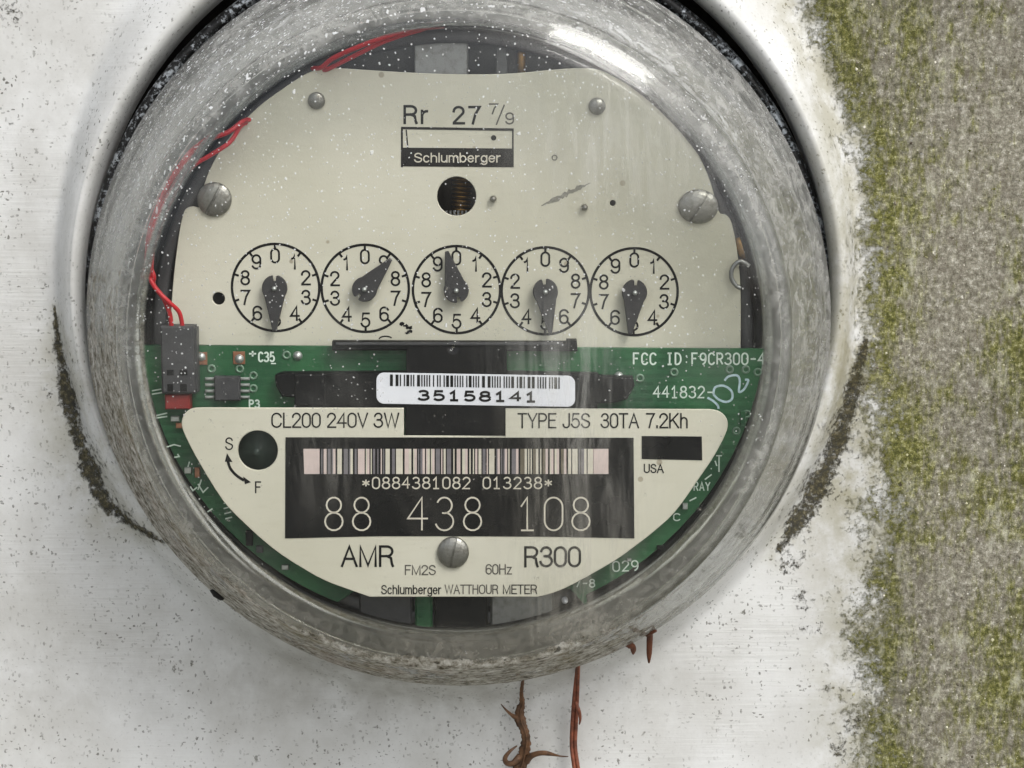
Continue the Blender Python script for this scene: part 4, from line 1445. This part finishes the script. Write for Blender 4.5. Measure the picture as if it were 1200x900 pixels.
m = MB()
pts = pd([(762, 735, 13), (761.5, 748, 9), (761, 762, 8), (760.5, 777, 7)])
m.tube(pts, taper(len(pts), [(0, 3), (.3, 4), (.75, 3.4), (1, 1)]), 7, flat=.6)
pts = pd([(757, 745, 12), (763, 741, 13), (769, 739, 14)])
m.tube(pts, taper(len(pts), [(0, 1.6), (.5, 3), (1, 1.6)]), 6)
plant_thing('stem_stub', 'short upright brown stem stub poking out below the lower right rim of the meter', 'dead stem', m, M['twig'], P(761, 750, 9))
m = MB()
pts = pd([(733, 755, 12), (738, 756, 11), (742, 759, 10), (742, 767, 8.5)])
m.tube(pts, taper(len(pts), [(0, 2.5), (.4, 4.5), (.8, 3.4), (1, .8)]), 7, flat=.5)
plant_thing('leaf_scrap', 'small dark brown wedge of dead leaf under the meter rim, left of the stem stub', 'dead leaf', m, M['twig'], P(740, 757, 10))
m = MB()
c = P(255, 697, 16)
random.seed(2)
bm = bmesh.new(); bmesh.ops.create_icosphere(bm, subdivisions=2, radius=1)
bm.verts.ensure_lookup_table()
vs = [(c.x + v.co.x * R(8, 16) * (1 + random.uniform(-.2, .2)) + v.co.z * -.0006, c.y + v.co.y * R(5, 16), c.z + v.co.z * R(6, 16) * (1 + random.uniform(-.2, .2)) - v.co.x * .0006) for v in bm.verts]
m.add(vs, [tuple(v.index for v in f.verts) for f in bm.faces], 0, True)
bm.free()
plant_thing('dirt_lump', 'small black lump of dirt stuck on the lower left edge of the glass rim', 'dirt lump', m, M['bug'], c)

# ------------------------------------------------------------------ tufts of moss and crust (nobody could count them)
rng = np.random.default_rng(4)


def tufts(name, n, pick, mat, size, hgt):
    px = rng.uniform(-60, 1300, n * 12); py = rng.uniform(-60, 960, n * 12)
    p = pick(px, py)
    keep = rng.uniform(0, 1, px.shape) < p
    px, py = px[keep][:n], py[keep][:n]
    base = Pa(px, py, 0.1)
    # sit on the pressed sheet: height from the same profile
    a = np.arctan2(py - FC[1], px - FC[0])
    rf = np.interp(a, ang, fr_s, period=2 * math.pi)
    rc = np.hypot(px - FC[0], py - FC[1])
    hx = HC[0] + 452 * np.cos(a); hy = HC[1] + 452 * np.sin(a)
    rh = np.hypot(hx - FC[0], hy - FC[1])
    t = np.clip((rc - rh) / np.maximum(rf - rh, 4), 0, 1)
    hh = np.where(rc < rf, 10.2 * (1 - t ** 3 * (t * (6 * t - 15) + 10)) * .8 + 10.2 * .2 * (1 - t) ** 2, 0.0)
    base = Pa(px, py, hh)
    N = len(base)
    V = np.zeros((N, 5, 3))
    s1 = size * MM * rng.lognormal(0, .45, N)
    rot = rng.uniform(0, 6.28, N)
    for k in range(4):
        q = rot + k * math.pi / 2
        rr_ = s1 * rng.uniform(.5, 1.2, N)
        V[:, k, 0] = base[:, 0] + np.cos(q) * rr_
        V[:, k, 1] = base[:, 1] + .00008
        V[:, k, 2] = base[:, 2] + np.sin(q) * rr_ * 1.15
    V[:, 4, :] = base
    V[:, 4, 0] += rng.normal(0, .35, N) * s1
    V[:, 4, 2] += rng.normal(0, .35, N) * s1 - s1 * .2
    V[:, 4, 1] -= hgt * MM * rng.lognormal(0, .5, N)
    i0 = np.arange(N) * 5
    F = np.concatenate([np.stack([i0 + k, i0 + (k + 1) % 4, i0 + 4], 1) for k in range(4)])
    me = bpy.data.meshes.new(name)
    me.from_pydata(V.reshape(-1, 3).tolist(), [], F.tolist())
    me.materials.append(mat)
    o = bpy.data.objects.new(name, me)
    COL.objects.link(o)
    o['kind'] = 'stuff'
    return o


def pick_moss(px, py):
    g, c, mo, f, h_ = masks(px, py)
    outside = np.hypot(px - HC[0], py - HC[1]) > 455
    return np.where(outside, np.clip(g - .25, 0, 1) ** 1.5 * (.35 + .65 * mo), 0)


def pick_crust(px, py):
    g, c, mo, f, h_ = masks(px, py)
    outside = np.hypot(px - HC[0], py - HC[1]) > 455
    return np.where(outside, np.clip(c - .25, 0, 1) ** 1.6, 0)


o = tufts('moss', 4000, pick_moss, M['moss'], .24, .16)
tag(o, 'fine olive green moss and lichen grains on the right of the white box', 'moss')
o = tufts('dark_moss', 700, pick_crust, M['crust'], .22, .2)
tag(o, 'dark brown-green crust of moss in the creases round the collar', 'moss')
